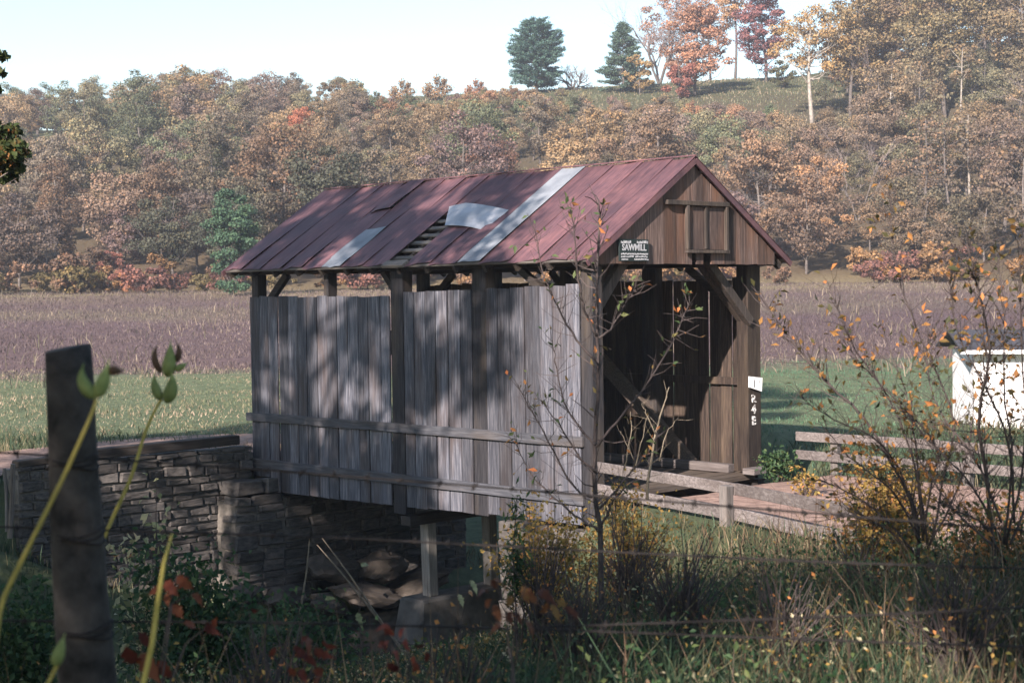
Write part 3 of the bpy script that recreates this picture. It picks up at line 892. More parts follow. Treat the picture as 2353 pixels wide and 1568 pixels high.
# fallen slabs of rock at the foot of the abutment
rock_spots = [(.75, 7.05, -2.05, 1.15, .7, .42, .15), (1.75, 6.95, -2.15, 1.0, .65, .45, -.1), (1.15, 6.6, -2.55, 1.7, .8, .35, .22), (2.55, 6.8, -2.5, 1.2, .7, .35, -.2), (.35, 6.7, -2.62, .9, .6, .3, .3), (-.35, 7.0, -2.45, .8, .55, .4, .1), (-1.15, 7.3, -2.3, .7, .5, .35, -.2)]
rock_lab = ['humped pale rock slab highest against the abutment under the bridge', 'rounded pale rock slab beside the humped one under the bridge', 'long tilted pale rock slab lowest under the bridge', 'flat brown rock slab nearest the support post under the bridge',
            'small flat rock slab at the left of the slabs under the bridge', 'squat rock at the foot of the abutment corner', 'leftmost small rock at the foot of the stone wing wall']
import bmesh
for (w, l, z, a, b, c, r), lab in zip(rock_spots, rock_lab):
    bm = bmesh.new(); bmesh.ops.create_icosphere(bm, subdivisions=3, radius=.55)
    for v in bm.verts:
        n_ = float(vnoise(v.co.x * 3 + w * 5, v.co.y * 3 + v.co.z * 4, .8, 4)) - .5
        v.co *= 1 + .5 * n_
        v.co.z = round(v.co.z * 7) / 7 * .6 + v.co.z * .4
    me = bpy.data.meshes.new('rock_slab'); bm.to_mesh(me); bm.free()
    o = link('rock_slab', me, MAT['slabstone']); o.location = tuple(B(w, l, z)); o.scale = (a, b, c); o.rotation_euler = (.25, r, HD + r)
    tag(o, lab, 'rock', 'rock slabs under the bridge')
# middle support: footing and timber bent
ft = MB().hexa([(-.1, 3.7, -3.1), (BW + .2, 3.7, -3.1), (BW + .2, 4.5, -3.1), (-.1, 4.5, -3.1), (.08, 3.82, -2.12), (BW, 3.82, -2.12), (BW, 4.42, -2.12), (.08, 4.42, -2.12)]).build('concrete_footing', MAT['concrete'], None, bevel=.04)
ft.location = (OX, OY, 0); ft.rotation_euler = (0, 0, HD)
tag(ft, 'pale concrete footing under the middle of the bridge', 'footing')
bt = empty('timber_bent', B(0, 4.1, -2.12), HD)
tag(bt, 'wooden post support standing on the concrete footing under the bridge', 'support')
for w in (.5, 1.9, 3.4):
    MB().bar((w, 0, 0), (w - .02, .02, 1.24), .2, .2, side=(1, 0, 0)).build('post', MAT['bent'], bt, bevel=.015)
MB().box((-.02, -.12, 1.24), (BW, .12, 1.395)).build('cap_beam', MAT['beamx'], bt)

# ------------------------------------------------------------------ guard rails
def guard(name_label, pts, posts, zs, ptop, group=None):
    p0 = B(*pts[0]); g = empty('guard_rail', (p0[0], p0[1], 0), 0)
    tag(g, name_label, 'guard rail', group)
    off = np.array([p0[0], p0[1], 0])
    for (z, h) in zs:
        for a, b in zip(pts[:-1], pts[1:]):
            A, Bq = B(*a, z) - off, B(*b, z + rb.uniform(-.02, .02)) - off
            d = (Bq - A)
            A = A + d * .004; Bq = Bq - d * .004
            MB().bar(A, Bq, h, .045, side=(0, 0, 1)).build('rail', MAT['guard'], g, bevel=.006)
    for (w, l) in posts:
        q = B(w, l) - off
        zz = gz(q[0] + off[0], q[1] + off[1])
        d = np.array([math.cos(HD), math.sin(HD), 0])
        MB().bar((q[0], q[1], zz - .3), (q[0], q[1], ptop), .15, .13, side=d).build('post', MAT['guardpost'], g, bevel=.012)
    return g
guard('two-rail wooden guard rail along the near edge of the dirt road', [(-.1, -.35), (-.48, -1.95), (-.82, -3.43), (-1.38, -5.1), (-2.0, -7.0)], [(-.92, -3.35), (-1.85, -6.2)], ((.42, .15), (.095, .16)), .47)
guard('two-rail wooden guard rail across the road in front of the lawn', [(4.42, -.55), (4.45, -3.2), (4.5, -5.8), (4.55, -8.6)], [(4.54, -1.25), (4.57, -3.6), (4.62, -6.2), (4.67, -8.3)], ((.55, .15), (.25, .15)), .58)

# ------------------------------------------------------------------ white shed
sp_ = px(2237, 975, 33.5)
shed = empty('white_shed', (sp_[0], 33.5, gz(sp_[0] + 1.5, 34)), R(-6))
tag(shed, 'small white shed with a low dark roof at the right edge', 'shed')
k = 0
x = 0.0
while x < 3.2:
    MB().box((x + .003, 0, 0), (min(x + .26, 3.2), .03, 1.62)).build('wall_board', MAT['white'], shed); x += .262
MB().box((0, .034, 0), (.03, 2.6, 1.62)).build('side_wall', MAT['white'], shed)
MB().box((3.17, .034, 0), (3.2, 2.6, 1.62)).build('side_wall', MAT['white'], shed)
MB().box((.034, 2.57, 0), (3.166, 2.6, 1.62)).build('back_wall', MAT['white'], shed)
MB().add([(-.32, -.34, 1.64), (3.5, -.34, 1.64), (3.5, 1.3, 2.02), (-.32, 1.3, 2.02), (-.32, -.34, 1.69), (3.5, -.34, 1.69), (3.5, 1.3, 2.07), (-.32, 1.3, 2.07), (-.32, 2.94, 1.64), (3.5, 2.94, 1.64), (-.32, 2.94, 1.69), (3.5, 2.94, 1.69)],
         [(0, 3, 2, 1), (4, 5, 6, 7), (0, 1, 5, 4), (3, 8, 9, 2), (7, 6, 11, 10), (8, 10, 11, 9), (0, 4, 7, 3), (3, 7, 10, 8), (1, 2, 6, 5), (2, 9, 11, 6)]).build('roof', MAT['shedroof'], shed)
MB().box((-.33, -.37, 1.60), (3.51, -.343, 1.68)).build('fascia', MAT['white'], shed)

# ------------------------------------------------------------------ trees
def ortho_rand(n, rng):
    return unit(rng.normal(size=(n, 3)))

def make_tree(name, seed, H, cr, z0, nclump, per, leaf, trunk_r, flat=.6, conic=0.0, sides=5, limbs=True, skew=0.0, open_=0.0, sprays=(), rcf=(.20, .34)):
    """returns (trunk mesh, crown mesh) with the base at the origin"""
    rng = np.random.default_rng(seed)
    tb = MB()
    bend = rng.normal(size=2) * .03 * H
    def trunk_pt(z):
        t = z / H
        return np.array([bend[0] * t * t + .02 * H * math.sin(t * 5 + seed), bend[1] * t * t, z])
    zs = np.linspace(-.3, H * .9, 8)
    tb.tube([trunk_pt(z) for z in zs], [trunk_r * (1 - .88 * max(z, 0) / H) for z in zs], sides + 1)
    cz, rz = (z0 + H) / 2, (H - z0) / 2
    cl = []
    tries = 0
    while len(cl) < nclump and tries < 4000:
        tries += 1
        d = rng.normal(size=3); d /= np.linalg.norm(d)
        r = rng.uniform(.35, 1.0) ** .6
        t = d * r
        tz = t[2]
        shrink = 1 - conic * max(0, (tz + 1) / 2)
        az_ = math.atan2(d[1], d[0])
        rr = cr * shrink * rng.uniform(.78, 1.14) * (1 + .22 * math.sin(2 * az_ + seed) + .16 * math.sin(3 * az_ + 2.3 * seed + 3 * tz))
        p = np.array([t[0] * rr + skew * cr * (tz + 1) * .3, t[1] * rr, cz + tz * rz])
        if cl and min(np.linalg.norm((p - q) / np.array([1, 1, .8])) for q in cl) < cr * .26: continue
        cl.append(p)
    P, A, Nn, Rn, Ls = [], [], [], [], []
    ctr = np.array([0, 0, cz])
    rad_of = {len(cl) + i: q[1] for i, q in enumerate(sprays)}
    cl += [np.array(q[0], float) for q in sprays]
    for ic, p in enumerate(cl):
        if limbs:
            zt = max(z0 * .75, min(p[2] - abs(np.hypot(p[0], p[1])) * rng.uniform(.5, .9), H * .85))
            a = trunk_pt(zt); mid = (a + p) / 2 + np.array([0, 0, -.06 * H * rng.uniform(0, 1)]) + rng.normal(size=3) * .03 * H
            ra = trunk_r * .38 * (1 - zt / H * .6)
            tb.tube([a, mid, p], [ra, ra * .6, ra * .16], 4, cap=False)
            for _ in range(3 if ic not in rad_of else 1):
                q = p + rng.normal(size=3) * (cr * .16 if ic not in rad_of else rad_of[ic] * .4)
                m0 = mid + (p - mid) * rng.uniform(.2, .9)
                tb.tube([m0, q], [ra * .22, ra * .07], 3, cap=False)
        k = int(per * rng.uniform(.6, 1.3) * (1 - open_ * rng.uniform(0, 1)))
        rc = rad_of.get(ic, cr * rng.uniform(*rcf))
        if ic in rad_of: k = int(k * min(1, (rc / .36) ** 1.8))
        off = rng.normal(size=(k, 3)); off = unit(off) * (rng.uniform(.15, 1, size=(k, 1)) ** .5) * rc
        off[:, 2] *= flat
        pos = p + off
        out = unit(pos - ctr) * .7 + unit(off) * .8 + np.array([0, 0, .5]) + rng.normal(size=(k, 3)) * .55
        ax = rng.normal(size=(k, 3)); ax[:, 2] -= .4
        P.append(pos); A.append(ax); Nn.append(out)
        Rn.append(np.clip(rng.uniform(.28, .66) + rng.normal(size=k) * .27, 0, 1)); Ls.append(leaf * rng.uniform(.6, 1.35, k))
    P = np.concatenate(P); Ls = np.concatenate(Ls)
    cm = leaf_mesh(name + '_crown', P - unit(np.concatenate(A)) * Ls[:, None] * .5, np.concatenate(A), np.concatenate(Nn), Ls, Ls * .8, np.concatenate(Rn))
    return tb.mesh(name + '_trunk', True), cm

def make_pine(name, seed, H, cr, z0, round_=.0, nb=26, leaf=.34):
    rng = np.random.default_rng(seed)
    tb = MB(); zs = np.linspace(-.3, H * .97, 7)
    tb.tube([(0, 0, z) for z in zs], [.02 * H * (1 - .92 * max(z, 0) / H) for z in zs], 6)
    P, A, Nn, Rn, Ls = [], [], [], [], []
    for k in range(nb * 6):
        t = (k + rng.uniform(0, 1)) / (nb * 6); z = z0 + (H - z0) * t
        prof = (1 - t) ** .75 if round_ == 0 else math.sqrt(max(0.02, 1 - (max(0, t - .25) / .78) ** 2)) * (0.75 + .25 * min(1, t * 5))
        ln = cr * prof * rng.uniform(.6, 1.12) + .15
        az = rng.uniform(0, 2 * math.pi)
        d = np.array([math.cos(az), math.sin(az), rng.uniform(-.12, .25) + .25 * t])
        a = np.array([0, 0, z]); b = a + d * ln
        tb.tube([a, (a + b) / 2 + np.array([0, 0, -.05 * ln]), b], [.006 * H * (1 - t * .6), .004 * H, .0012 * H], 3, cap=False)
        m = max(6, int(ln * 60))
        s = rng.uniform(.3, 1.02, m) ** .8
        pos = a + d * ln * s[:, None] + rng.normal(size=(m, 3)) * np.array([.12, .12, .07]) * cr * .35
        ax = d + rng.normal(size=(m, 3)) * .6 + np.array([0, 0, .25])
        P.append(pos); A.append(ax); Nn.append(np.array([0, 0, 1.]) + rng.normal(size=(m, 3)) * .5)
        Rn.append(np.clip(.35 + .3 * rng.normal(size=m) + .1, 0, 1)); Ls.append(leaf * rng.uniform(.6, 1.3, m))
    P = np.concatenate(P); Ls = np.concatenate(Ls)
    cm = leaf_mesh(name + '_crown', P, np.concatenate(A), np.concatenate(Nn), Ls, Ls * .55, np.concatenate(Rn))
    return tb.mesh(name + '_trunk', True), cm

def make_bare(name, seed, H, spread, levels=4, r0=.16, leafn=0, multi=4):
    rng = np.random.default_rng(seed)
    tb = MB(); tw = MB(); tips = []
    def grow(p, d, ln, r, lev):
        q = p + d * ln; mid = (p + q) / 2 + rng.normal(size=3) * ln * .05
        (tb if lev >= levels - 1 else tw).tube([p, mid, q], [r, r * .8, r * .6], 4 if lev >= 2 else 3, cap=False)
        if lev == 0: tips.append(q); return
        for _ in range(rng.integers(2, 5)):
            dd = unit(d + rng.normal(size=3) * spread * .42 + np.array([0, 0, .12]))
            s0 = p + (q - p) * rng.uniform(.45, 1)
            grow(s0, dd, ln * rng.uniform(.55, .85), r * .5, lev - 1)
    for k in range(multi):
        a = 2 * math.pi * k / multi + rng.uniform(-.4, .4)
        d = unit(np.array([math.cos(a) * spread * .5, math.sin(a) * spread * .5, 1.0]))
        grow(np.array([0, 0, -.2]), d, H * .38, r0, levels)
    return tb.mesh(name + '_trunk', True), tw.mesh(name + '_twigs')

VAR = []
for k, (H, cr, z0, ncl, per, leaf, con) in enumerate([(9.5, 3.3, 2.2, 40, 210, .20, .15), (11, 3.4, 3.0, 36, 201, 0.206, .35), (8, 3.5, 1.6, 32, 212, 0.201, .0), (12.5, 3.0, 3.2, 36, 190, 0.201, .5),
                                                      (7, 2.9, 1.2, 28, 224, 0.182, .2), (10.5, 3.9, 3.0, 40, 190, 0.206, .1), (6, 2.6, .6, 26, 212, 0.176, .25), (11.5, 3.5, 4.4, 32, 156, 0.206, .2)]):
    VAR.append((make_tree('wood_tree', 100 + k, H, cr, z0, ncl, per, leaf, .016 * H, conic=con), H, cr))
for (t, c), H, cr in VAR:
    t.materials.append(MAT['bark']); c.materials.append(MAT['forest'])
SPARSE = [make_tree('thin_tree', 140 + k, 11, 3.4, 3.0, 24, 34, .26, .14, conic=.2) for k in range(2)]
for t, c in SPARSE: t.materials.append(MAT['bark']); c.materials.append(MAT['forest'])

SHR0 = [make_tree('skyline_brush', 420 + k, 3.4, 2.3, -.2, 20, 110, .24, .06, flat=.9) for k in range(2)]
for t, c in SHR0: t.materials.append(MAT['twig']); c.materials.append(MAT['forest'])
def place_tree(name, meshes, loc, rz, sc, col, label, group=None, cat='tree', bark=None, crown='crown'):
    e = empty(name, loc, rz); e.scale = sc if hasattr(sc, '__len__') else (sc, sc, sc)
    tag(e, label, cat, group)
    t = link('trunk', meshes[0], None, e)
    if bark is not None:
        t.material_slots[0].link = 'OBJECT'; t.material_slots[0].material = bark
    c = link(crown, meshes[1], None, e)
    if crown == 'twigs': c['kind'] = 'stuff'
    if col is not None: c.color = (*col, 1)
    return e

PAL = [((.32, .235, .145), 'tan leaved'), ((.36, .25, .135), 'ochre leaved'), ((.24, .225, .13), 'olive tan'), ((.135, .17, .095), 'dull green'),
       ((.38, .215, .13), 'russet orange'), ((.24, .175, .15), 'brownish'), ((.20, .165, .125), 'grey brown'), ((.43, .315, .175), 'pale yellow tan')]
PW_ = [.22, .13, .20, .15, .05, .10, .10, .05]
rf = np.random.default_rng(77)
placed = []
def top_limit(x, y):
    """tallest tree that keeps the open meadow on the hill top in sight"""
    u = 1176 + 3644 * x / y
    v = np.interp(u, [0, 300, 450, 560, 700, 820, 850, 1000, 1200, 1400, 1500, 1700, 1830, 1845, 1885, 1905, 1960], [190, 170, 160, 160, 180, 195, 236, 230, 218, 232, 244, 256, 262, 298, 298, 170, -200])
    v += 14 * math.sin(u * .045 + y * .3) + 8 * math.sin(u * .11)
    return 3.0 + (667 - v) * y / 3644.0 - gz(x, y)
count = 0
cand = []
yy = 136.0
while yy < 262:
    step = 6.0 + (yy - 136) * .012
    half = .335 * yy + 8
    xx = -half + rf.uniform(0, step)
    while xx < half:
        cand.append((xx + rf.normal() * 1.3, yy + rf.normal() * 1.5)); xx += step * rf.uniform(.85, 1.2)
    yy += 6.4
extra = []
for (x, y) in cand:
    k = rf.integers(0, len(VAR))
    if y < 146: k = rf.choice([4, 6, 2, 0])
    elif 15 < x < 50 and y > 190: k = rf.choice([4, 6, 0])
    ci = rf.choice(len(PAL), p=PW_)
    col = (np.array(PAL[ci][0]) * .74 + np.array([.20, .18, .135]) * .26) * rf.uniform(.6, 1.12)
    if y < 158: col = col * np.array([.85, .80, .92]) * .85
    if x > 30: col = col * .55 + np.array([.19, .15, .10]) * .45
    sc = rf.uniform(.62, 1.28)
    lim = top_limit(x, y)
    if lim < 2.6: continue
    if VAR[k][1] * sc > lim:
        if lim < 7.0: k = rf.choice([4, 6])
        sc = min(sc, lim / VAR[k][1])
        if sc < .36: continue
    placed.append((x, y, k, ci, col, sc))
rf.shuffle(placed := list(placed))
placed.sort(key=lambda a: a[1])
ORD = ['first', 'second', 'third', 'fourth', 'fifth', 'sixth', 'seventh', 'eighth', 'ninth', 'tenth', 'eleventh', 'twelfth', 'thirteenth', 'fourteenth', 'fifteenth', 'sixteenth', 'seventeenth', 'eighteenth', 'nineteenth', 'twentieth']
def zone_label(x, y, z, ci):
    u = 1176 + 3644 * x / y; v = 667 - (z + 4 - 3) * 3644 / y
    zn = [(240, 'at the far left'), (480, 'left of the green tree'), (740, 'above the left roof end'), (1020, 'above the grey roof patch'), (1330, 'above the loose metal sheet'), (1600, 'left of the gable peak'), (1860, 'right of the gable'), (2110, 'under the pale trunk'), (9999, 'at the far right')]
    zt = next(t for lim, t in zn if u < lim)
    return PAL[ci][1] + ' tree ' + ('high' if v < 330 else 'midway' if v < 470 else 'low') + ' in the wood ' + zt
def number_from_left(items):
    """items: list of (key, x over y, object); makes each label say which one"""
    by = {}
    for k_, q, o in items: by.setdefault(k_, []).append((q, o))
    for k_, lst in by.items():
        lst.sort(key=lambda a: a[0])
        for i, (_, o) in enumerate(lst):
            o['label'] = k_ if len(lst) == 1 else k_ + (', leftmost' if i == 0 else ', rightmost' if i == len(lst) - 1 else ', ' + ORD[i] + ' from left')
forest_items = []
bare_v = [make_bare('bare_wood_tree', 150 + k, 10, .8, 4, .11, multi=2) for k in range(2)]
for t, c in bare_v: t.materials.append(MAT['bark']); c.materials.append(MAT['greytwig'])
for n_, (x, y, k, ci, col, sc) in enumerate(placed):
    x, y, k, ci = float(x), float(y), int(k), int(ci)
    z = gz(x, y)
    v = SPARSE[n_ % 2] if (x > 38 and rf.uniform() < .35) else VAR[k][0]
    if rf.uniform() < (.16 if x > 30 else .06) and top_limit(x, y) > 10 and y > 146: v = bare_v[n_ % 2]
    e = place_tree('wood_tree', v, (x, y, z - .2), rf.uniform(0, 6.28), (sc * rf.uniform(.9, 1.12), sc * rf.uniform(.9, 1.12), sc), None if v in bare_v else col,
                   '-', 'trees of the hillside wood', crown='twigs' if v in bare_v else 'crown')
    key = zone_label(x, y, z, ci)
    if v in bare_v: key = 'leafless grey' + key[len(PAL[ci][1]):]
    forest_items.append((key, x / y, e))
number_from_left(forest_items)
print('forest trees', len(placed))
nb_ = 0; bush_items = []
for k in range(2200):
    y = rf.uniform(205, 250); u = rf.uniform(820, 1880); x = (u - 1176) / 3644 * y
    lim = top_limit(x, y)
    if not (1.3 < lim < 3.4) or nb_ >= 70: continue
    nb_ += 1; ci = int(rf.choice(len(PAL), p=PW_))
    e = place_tree('hill_bush', SHR0[nb_ % 2], (x, y, gz(x, y) - .2), rf.uniform(0, 6), lim / 3.4 * rf.uniform(.9, 1.15), np.array(PAL[ci][0]) * rf.uniform(.7, 1.1), '-', 'bushes at the edge of the meadow', cat='bush')
    bush_items.append((PAL[ci][1] + ' bush at the edge of the hill meadow', x / y, e))
for k in range(16):                        # undergrowth closing the crest on the left
    y = 254 + 3 * (k % 2); x = -.335 * y + k * 3.4
    e = place_tree('hill_bush', SHR0[k % 2], (x, y, gz(x, y) - .3), k * 1.7, (1.5, 1.5, 1.25), np.array(PAL[(0, 2, 6)[k % 3]][0]) * .8, '-', 'undergrowth on the wooded crest', cat='bush')
    bush_items.append((PAL[(0, 2, 6)[k % 3]][1] + ' bush on the wooded crest at left', x / y, e))
number_from_left(bush_items)

# tall trees of the right hand wood
tallv = [make_tree('tall_tree', 180 + k, 19, 5.2, 5.5, 58, 170, .31, .26, conic=.1) for k in range(3)]
for t, c in tallv: t.materials.append(MAT['bark']); c.materials.append(MAT['forest'])
TALL = [(1960, 300, 206, 1.0, (.24, .185, .10), 'tall olive tan tree right of the white trunk at the head of the wood'),
        (2060, 300, 214, 1.05, (.22, .16, .10), 'tall brownish tree in the middle of the right hand wood'),
        (2170, 310, 204, 1.08, (.19, .16, .09), 'tall dull green tree with spreading top in the right hand wood'),
        (2260, 300, 216, 1.15, (.21, .15, .105), 'tall brown tree at the top right of the wood'),
        (2350, 330, 202, 1.0, (.20, .16, .095), 'tall tree cut off by the right edge of the photo'),
        (2130, 180, 236, 1.0, (.23, .17, .10), 'tall tree on the hill top behind the right hand wood'),
        (2290, 190, 240, 1.05, (.22, .16, .10), 'tallest tree on the hill top at the far right'),
        (2010, 190, 238, .85, (.25, .18, .10), 'tan tree on the hill top beside the sky gap')]
for i, (u, v, Y, s, col, lab) in enumerate(TALL):
    p = px(u, v, Y); place_tree('tall_tree', tallv[i % 3], (p[0], Y, gz(p[0], Y) - .2), i * 1.3, (s * 1.05, s * 1.05, s), col, lab, 'tall trees of the right hand wood')
# pale bare-trunked tree
wt = make_tree('pale_trunk_tree', 210, 15, 4.3, 6.0, 34, 130, .28, .33, limbs=True)
wt[0].materials.append(MAT['palebark']); wt[1].materials.append(MAT['forest'])
p = px(1864, 292, 205); place_tree('pale_trunk_tree', wt, (p[0], 205, gz(p[0], 205)), .4, (1, 1, 1.05), (.34, .235, .11), 'tan tree with a thick pale bare trunk at the edge of the wood')
for u, v, Y, lab in ((2045, 330, 186, 'leaning pale thin-trunked tree in the right hand wood'), (2205, 265, 195, 'pale slender trunk standing high in the right hand wood'), (2225, 480, 160, 'thin pale pole of a tree low in the right hand wood')):
    p = px(u, v, Y)
    tm = make_tree('slender_tree', int(u), 12, 2.4, 7.0, 16, 50, .3, .17); tm[0].materials.append(MAT['palebark']); tm[1].materials.append(MAT['forest'])
    place_tree('slender_tree', tm, (p[0], Y, gz(p[0], Y)), 1.0, 1.0, (.22, .165, .10), lab)

# single trees on the hill top
def hill_tree(name, meshes, u, v, Y, s, col, lab, bark=None, crown='crown', cat='tree'):
    p = px(u, v, Y); meshes[1].materials.clear() if False else None
    if not meshes[0].materials: meshes[0].materials.append(MAT['bark'])
    if not meshes[1].materials: meshes[1].materials.append(MAT['forest'])
    return place_tree(name, meshes, (p[0], Y, gz(p[0], Y) - .15), .7, s, col, lab, bark=bark, crown=crown, cat=cat)
hill_tree('pine_tree', make_pine('round_pine', 301, 11.2, 4.3, 1.3, round_=1, nb=52, leaf=.28), 1234, 205, 250, 1.0, (.11, .205, .17), 'rounded dark green pine standing alone against the sky')
hill_tree('pine_tree', make_pine('cone_pine', 302, 10.6, 4.1, .7, nb=34, leaf=.28), 1432, 215, 243, 1.0, (.12, .19, .14), 'cone shaped green pine with tiered branches on the hill top')
bb = make_bare('bare_bush', 303, 5.6, 1.6, 4, .20, multi=6); bb[1].materials.append(MAT['greytwig']); hill_tree('bare_bush', bb, 1318, 200, 252, 1.0, None, 'leafless pinkish grey bush between the two pines', crown='twigs', cat='bush')
b2 = make_bare('bare_tree', 304, 15.5, 1.0, 5, .32, multi=4); b2[1].materials.append(MAT['greytwig']); hill_tree('bare_tree', b2, 1515, 205, 258, 1.0, None, 'tall leafless grey tree left of the orange trees', crown='twigs')
t_ = make_tree('orange_tree', 305, 17.5, 4.8, 4, 50, 130, .30, .22, conic=.2, open_=.3)
hill_tree('orange_tree', t_, 1545, 200, 262, 1.0, (.38, .22, .145), 'tall salmon leaved tree at the back of the hill top group')
t_ = make_tree('orange_tree', 306, 14.0, 4.1, 1.0, 56, 190, .30, .2, conic=.35)
hill_tree('orange_tree', t_, 1600, 248, 232, (1.2, 1.2, 1.0), (.36, .205, .135), 'bright orange red tree in front of the hill top group')
t_ = make_tree('red_bush', 307, 6.2, 2.6, .3, 26, 160, .26, .1, conic=.2)
hill_tree('red_bush', t_, 1560, 255, 229, 1.0, (.27, .12, .095), 'low scarlet tree under the bright orange one', cat='bush')
t_ = make_tree('yellow_tree', 308, 19, 3.6, 8, 40, 120, .30, .26, conic=.1, open_=.3)
hill_tree('yellow_tree', t_, 1688, 184, 260, 1.0, (.48, .30, .16), 'tall yellow orange tree with a bare dark lower trunk')
t_ = make_tree('crimson_tree', 309, 16.2, 4.4, 1.6, 54, 200, .30, .24, conic=.25)
hill_tree('crimson_tree', t_, 1757, 212, 248, (1.15, 1.15, 1.0), (.21, .10, .10), 'dark crimson tree on the right of the hill top')
t_ = make_tree('orange_tree', 310, 18, 4.0, 6, 36, 110, .30, .22, open_=.4)
hill_tree('orange_tree', t_, 1630, 190, 264, 1.0, (.42, .25, .15), 'pale orange tree half hidden behind the bright orange one')
t_ = make_tree('small_pine', 311, 6.5, 2.4, .6, 20, 80, .34, .1, conic=.5)
hill_tree('hill_bush', t_, 1470, 218, 238, 1.0, (.30, .22, .11), 'tan bushy tree beside the cone shaped pine', cat='bush')
t_ = make_tree('dark_bush', 312, 4.2, 2.2, .3, 18, 80, .30, .1)
hill_tree('hill_bush', t_, 1800, 225, 238, 1.0, (.10, .10, .05), 'dark bush at the foot of the crimson tree', cat='bush')
for u, v, Y, lab, col in ((920, 222, 246, 'small tan bush on the skyline left of the round pine', (.30, .20, .11)), (860, 228, 246, 'dull green bush on the bare skyline', (.14, .14, .07)), (1000, 218, 246, 'thin tan bush on the skyline nearest the round pine', (.28, .19, .11)), (1090, 212, 246, 'reddish bush on the skyline by the round pine', (.32, .17, .10))):
    hill_tree('skyline_bush', SHR0[int(u) % 2], u, v + 8, Y, .8 + .35 * math.sin(u), col, lab, cat='bush')
# green tree with red flecks left of the bridge roof
t_ = make_tree('green_tree', 320, 8.4, 2.7, .3, 44, 260, .2, .13, conic=.45)
gt_ = hill_tree('green_tree', t_, 535, 640, 118, 1.0, (.06, .115, .068), 'green leaved tree at the foot of the hill just left of the roof')
# red and orange accents in the wood
for u, v, Y, s, col, lab in ((695, 400, 190, .8, (.40, .16, .095), 'bright red orange tree in the wood above the bridge roof'), (250, 600, 134, .55, (.30, .14, .11), 'pinkish red bush low at the left of the wood'), (290, 640, 128, .30, (.44, .22, .12), 'small bright orange bush at the foot of the wood'),
                             (1880, 520, 146, .95, (.40, .25, .145), 'bright orange tree at the foot of the wood right of the gable'), (1850, 540, 146, .7, (.42, .25, .15), 'salmon tree just right of the gable roof edge'), (460, 430, 180, .75, (.38, .20, .12), 'russet tree in the left of the wood')):
    p = px(u, v, Y); Z = gz(p[0], Y)
    place_tree('accent_tree', VAR[0][0] if s > .6 else VAR[6][0], (p[0], Y, Z), u, s, col, lab)
# brush along the foot of the wood
SHR = [make_tree('brush', 400 + k, 2.6, 1.7, .1, 16, 70, .22, .05, limbs=True) for k in range(3)]
for t, c in SHR: t.materials.append(MAT['twig']); c.materials.append(MAT['forest'])
brush_items = []
for k in range(64):
    Y = rf.uniform(126, 137); x = rf.uniform(-.35, .35) * Y
    col = np.array([(.20, .13, .09), (.16, .13, .06), (.26, .16, .08), (.19, .10, .085)][k % 4]) * rf.uniform(.8, 1.2)
    lab = ['brown', 'dull green', 'tan', 'purplish'][k % 4]
    e = place_tree('brush', SHR[k % 3], (x, Y, gz(x, Y) - .1), rf.uniform(0, 6), rf.uniform(.7, 1.35), col, '-', 'brush at the foot of the wood', cat='bush')
    brush_items.append((lab + ' bush in the brush along the foot of the wood', x / Y, e))
number_from_left(brush_items)

# shade trees to the left of and behind the photographer, whose shade lies on the bridge and the weeds
def shade_tree(x, y, H, cr, z0, ncl, per, leaf, seed, lab, open_=.3, sprays=(), rcf=(.20, .34)):
    rot = seed * .7; b0 = np.array([x, y, gz(x, y) - .1])
    loc_ = [(np.array(Matrix.Rotation(-rot, 3, 'Z') @ Vector(q - b0)), r_) for q, r_ in sprays]
    t = make_tree('shade_oak', seed, H, cr, z0, ncl, per, leaf, .018 * H, open_=open_, sprays=loc_, rcf=rcf)
    t[0].materials.append(MAT['bark']); t[1].materials.append(MAT['oakleaf'])
    return place_tree('oak_tree', t, (x, y, gz(x, y) - .1), seed * .7, 1.0, None, lab, 'oaks beside the photographer')
shade_tree(-13.9, 7.9, 26.5, 6.4, 6, 88, 420, .22, 501, 'big green oak beyond the left edge of the photo', open_=.05, rcf=(.13, .21))
shade_tree(-10.0, -.5, 9.0, 4.4, 2.5, 34, 520, .22, 502, 'green oak left of the photographer', open_=.1)
shade_tree(-5.6, -6.6, 10.5, 4.7, 2.4, 50, 520, .22, 503, 'green oak close behind the photographer', open_=.1)
edge_t = shade_tree(-8.6, 14.0, 6.6, 3.2, 2.8, 50, 900, .07, 505, 'leafy green tree cut off by the left edge of the photo', open_=.1,
                   sprays=[(px(u, v, Y), r_) for u, v, Y, r_ in ((8, 305, 14, .17), (22, 350, 13.8, .19), (0, 395, 14.1, .18), (-40, 350, 14, .25), (-60, 280, 14, .25), (35, 385, 13.9, .10), (2, 130, 14, .07), (-12, 165, 14, .09), (-50, 140, 14, .14), (-8, 205, 14, .05))])

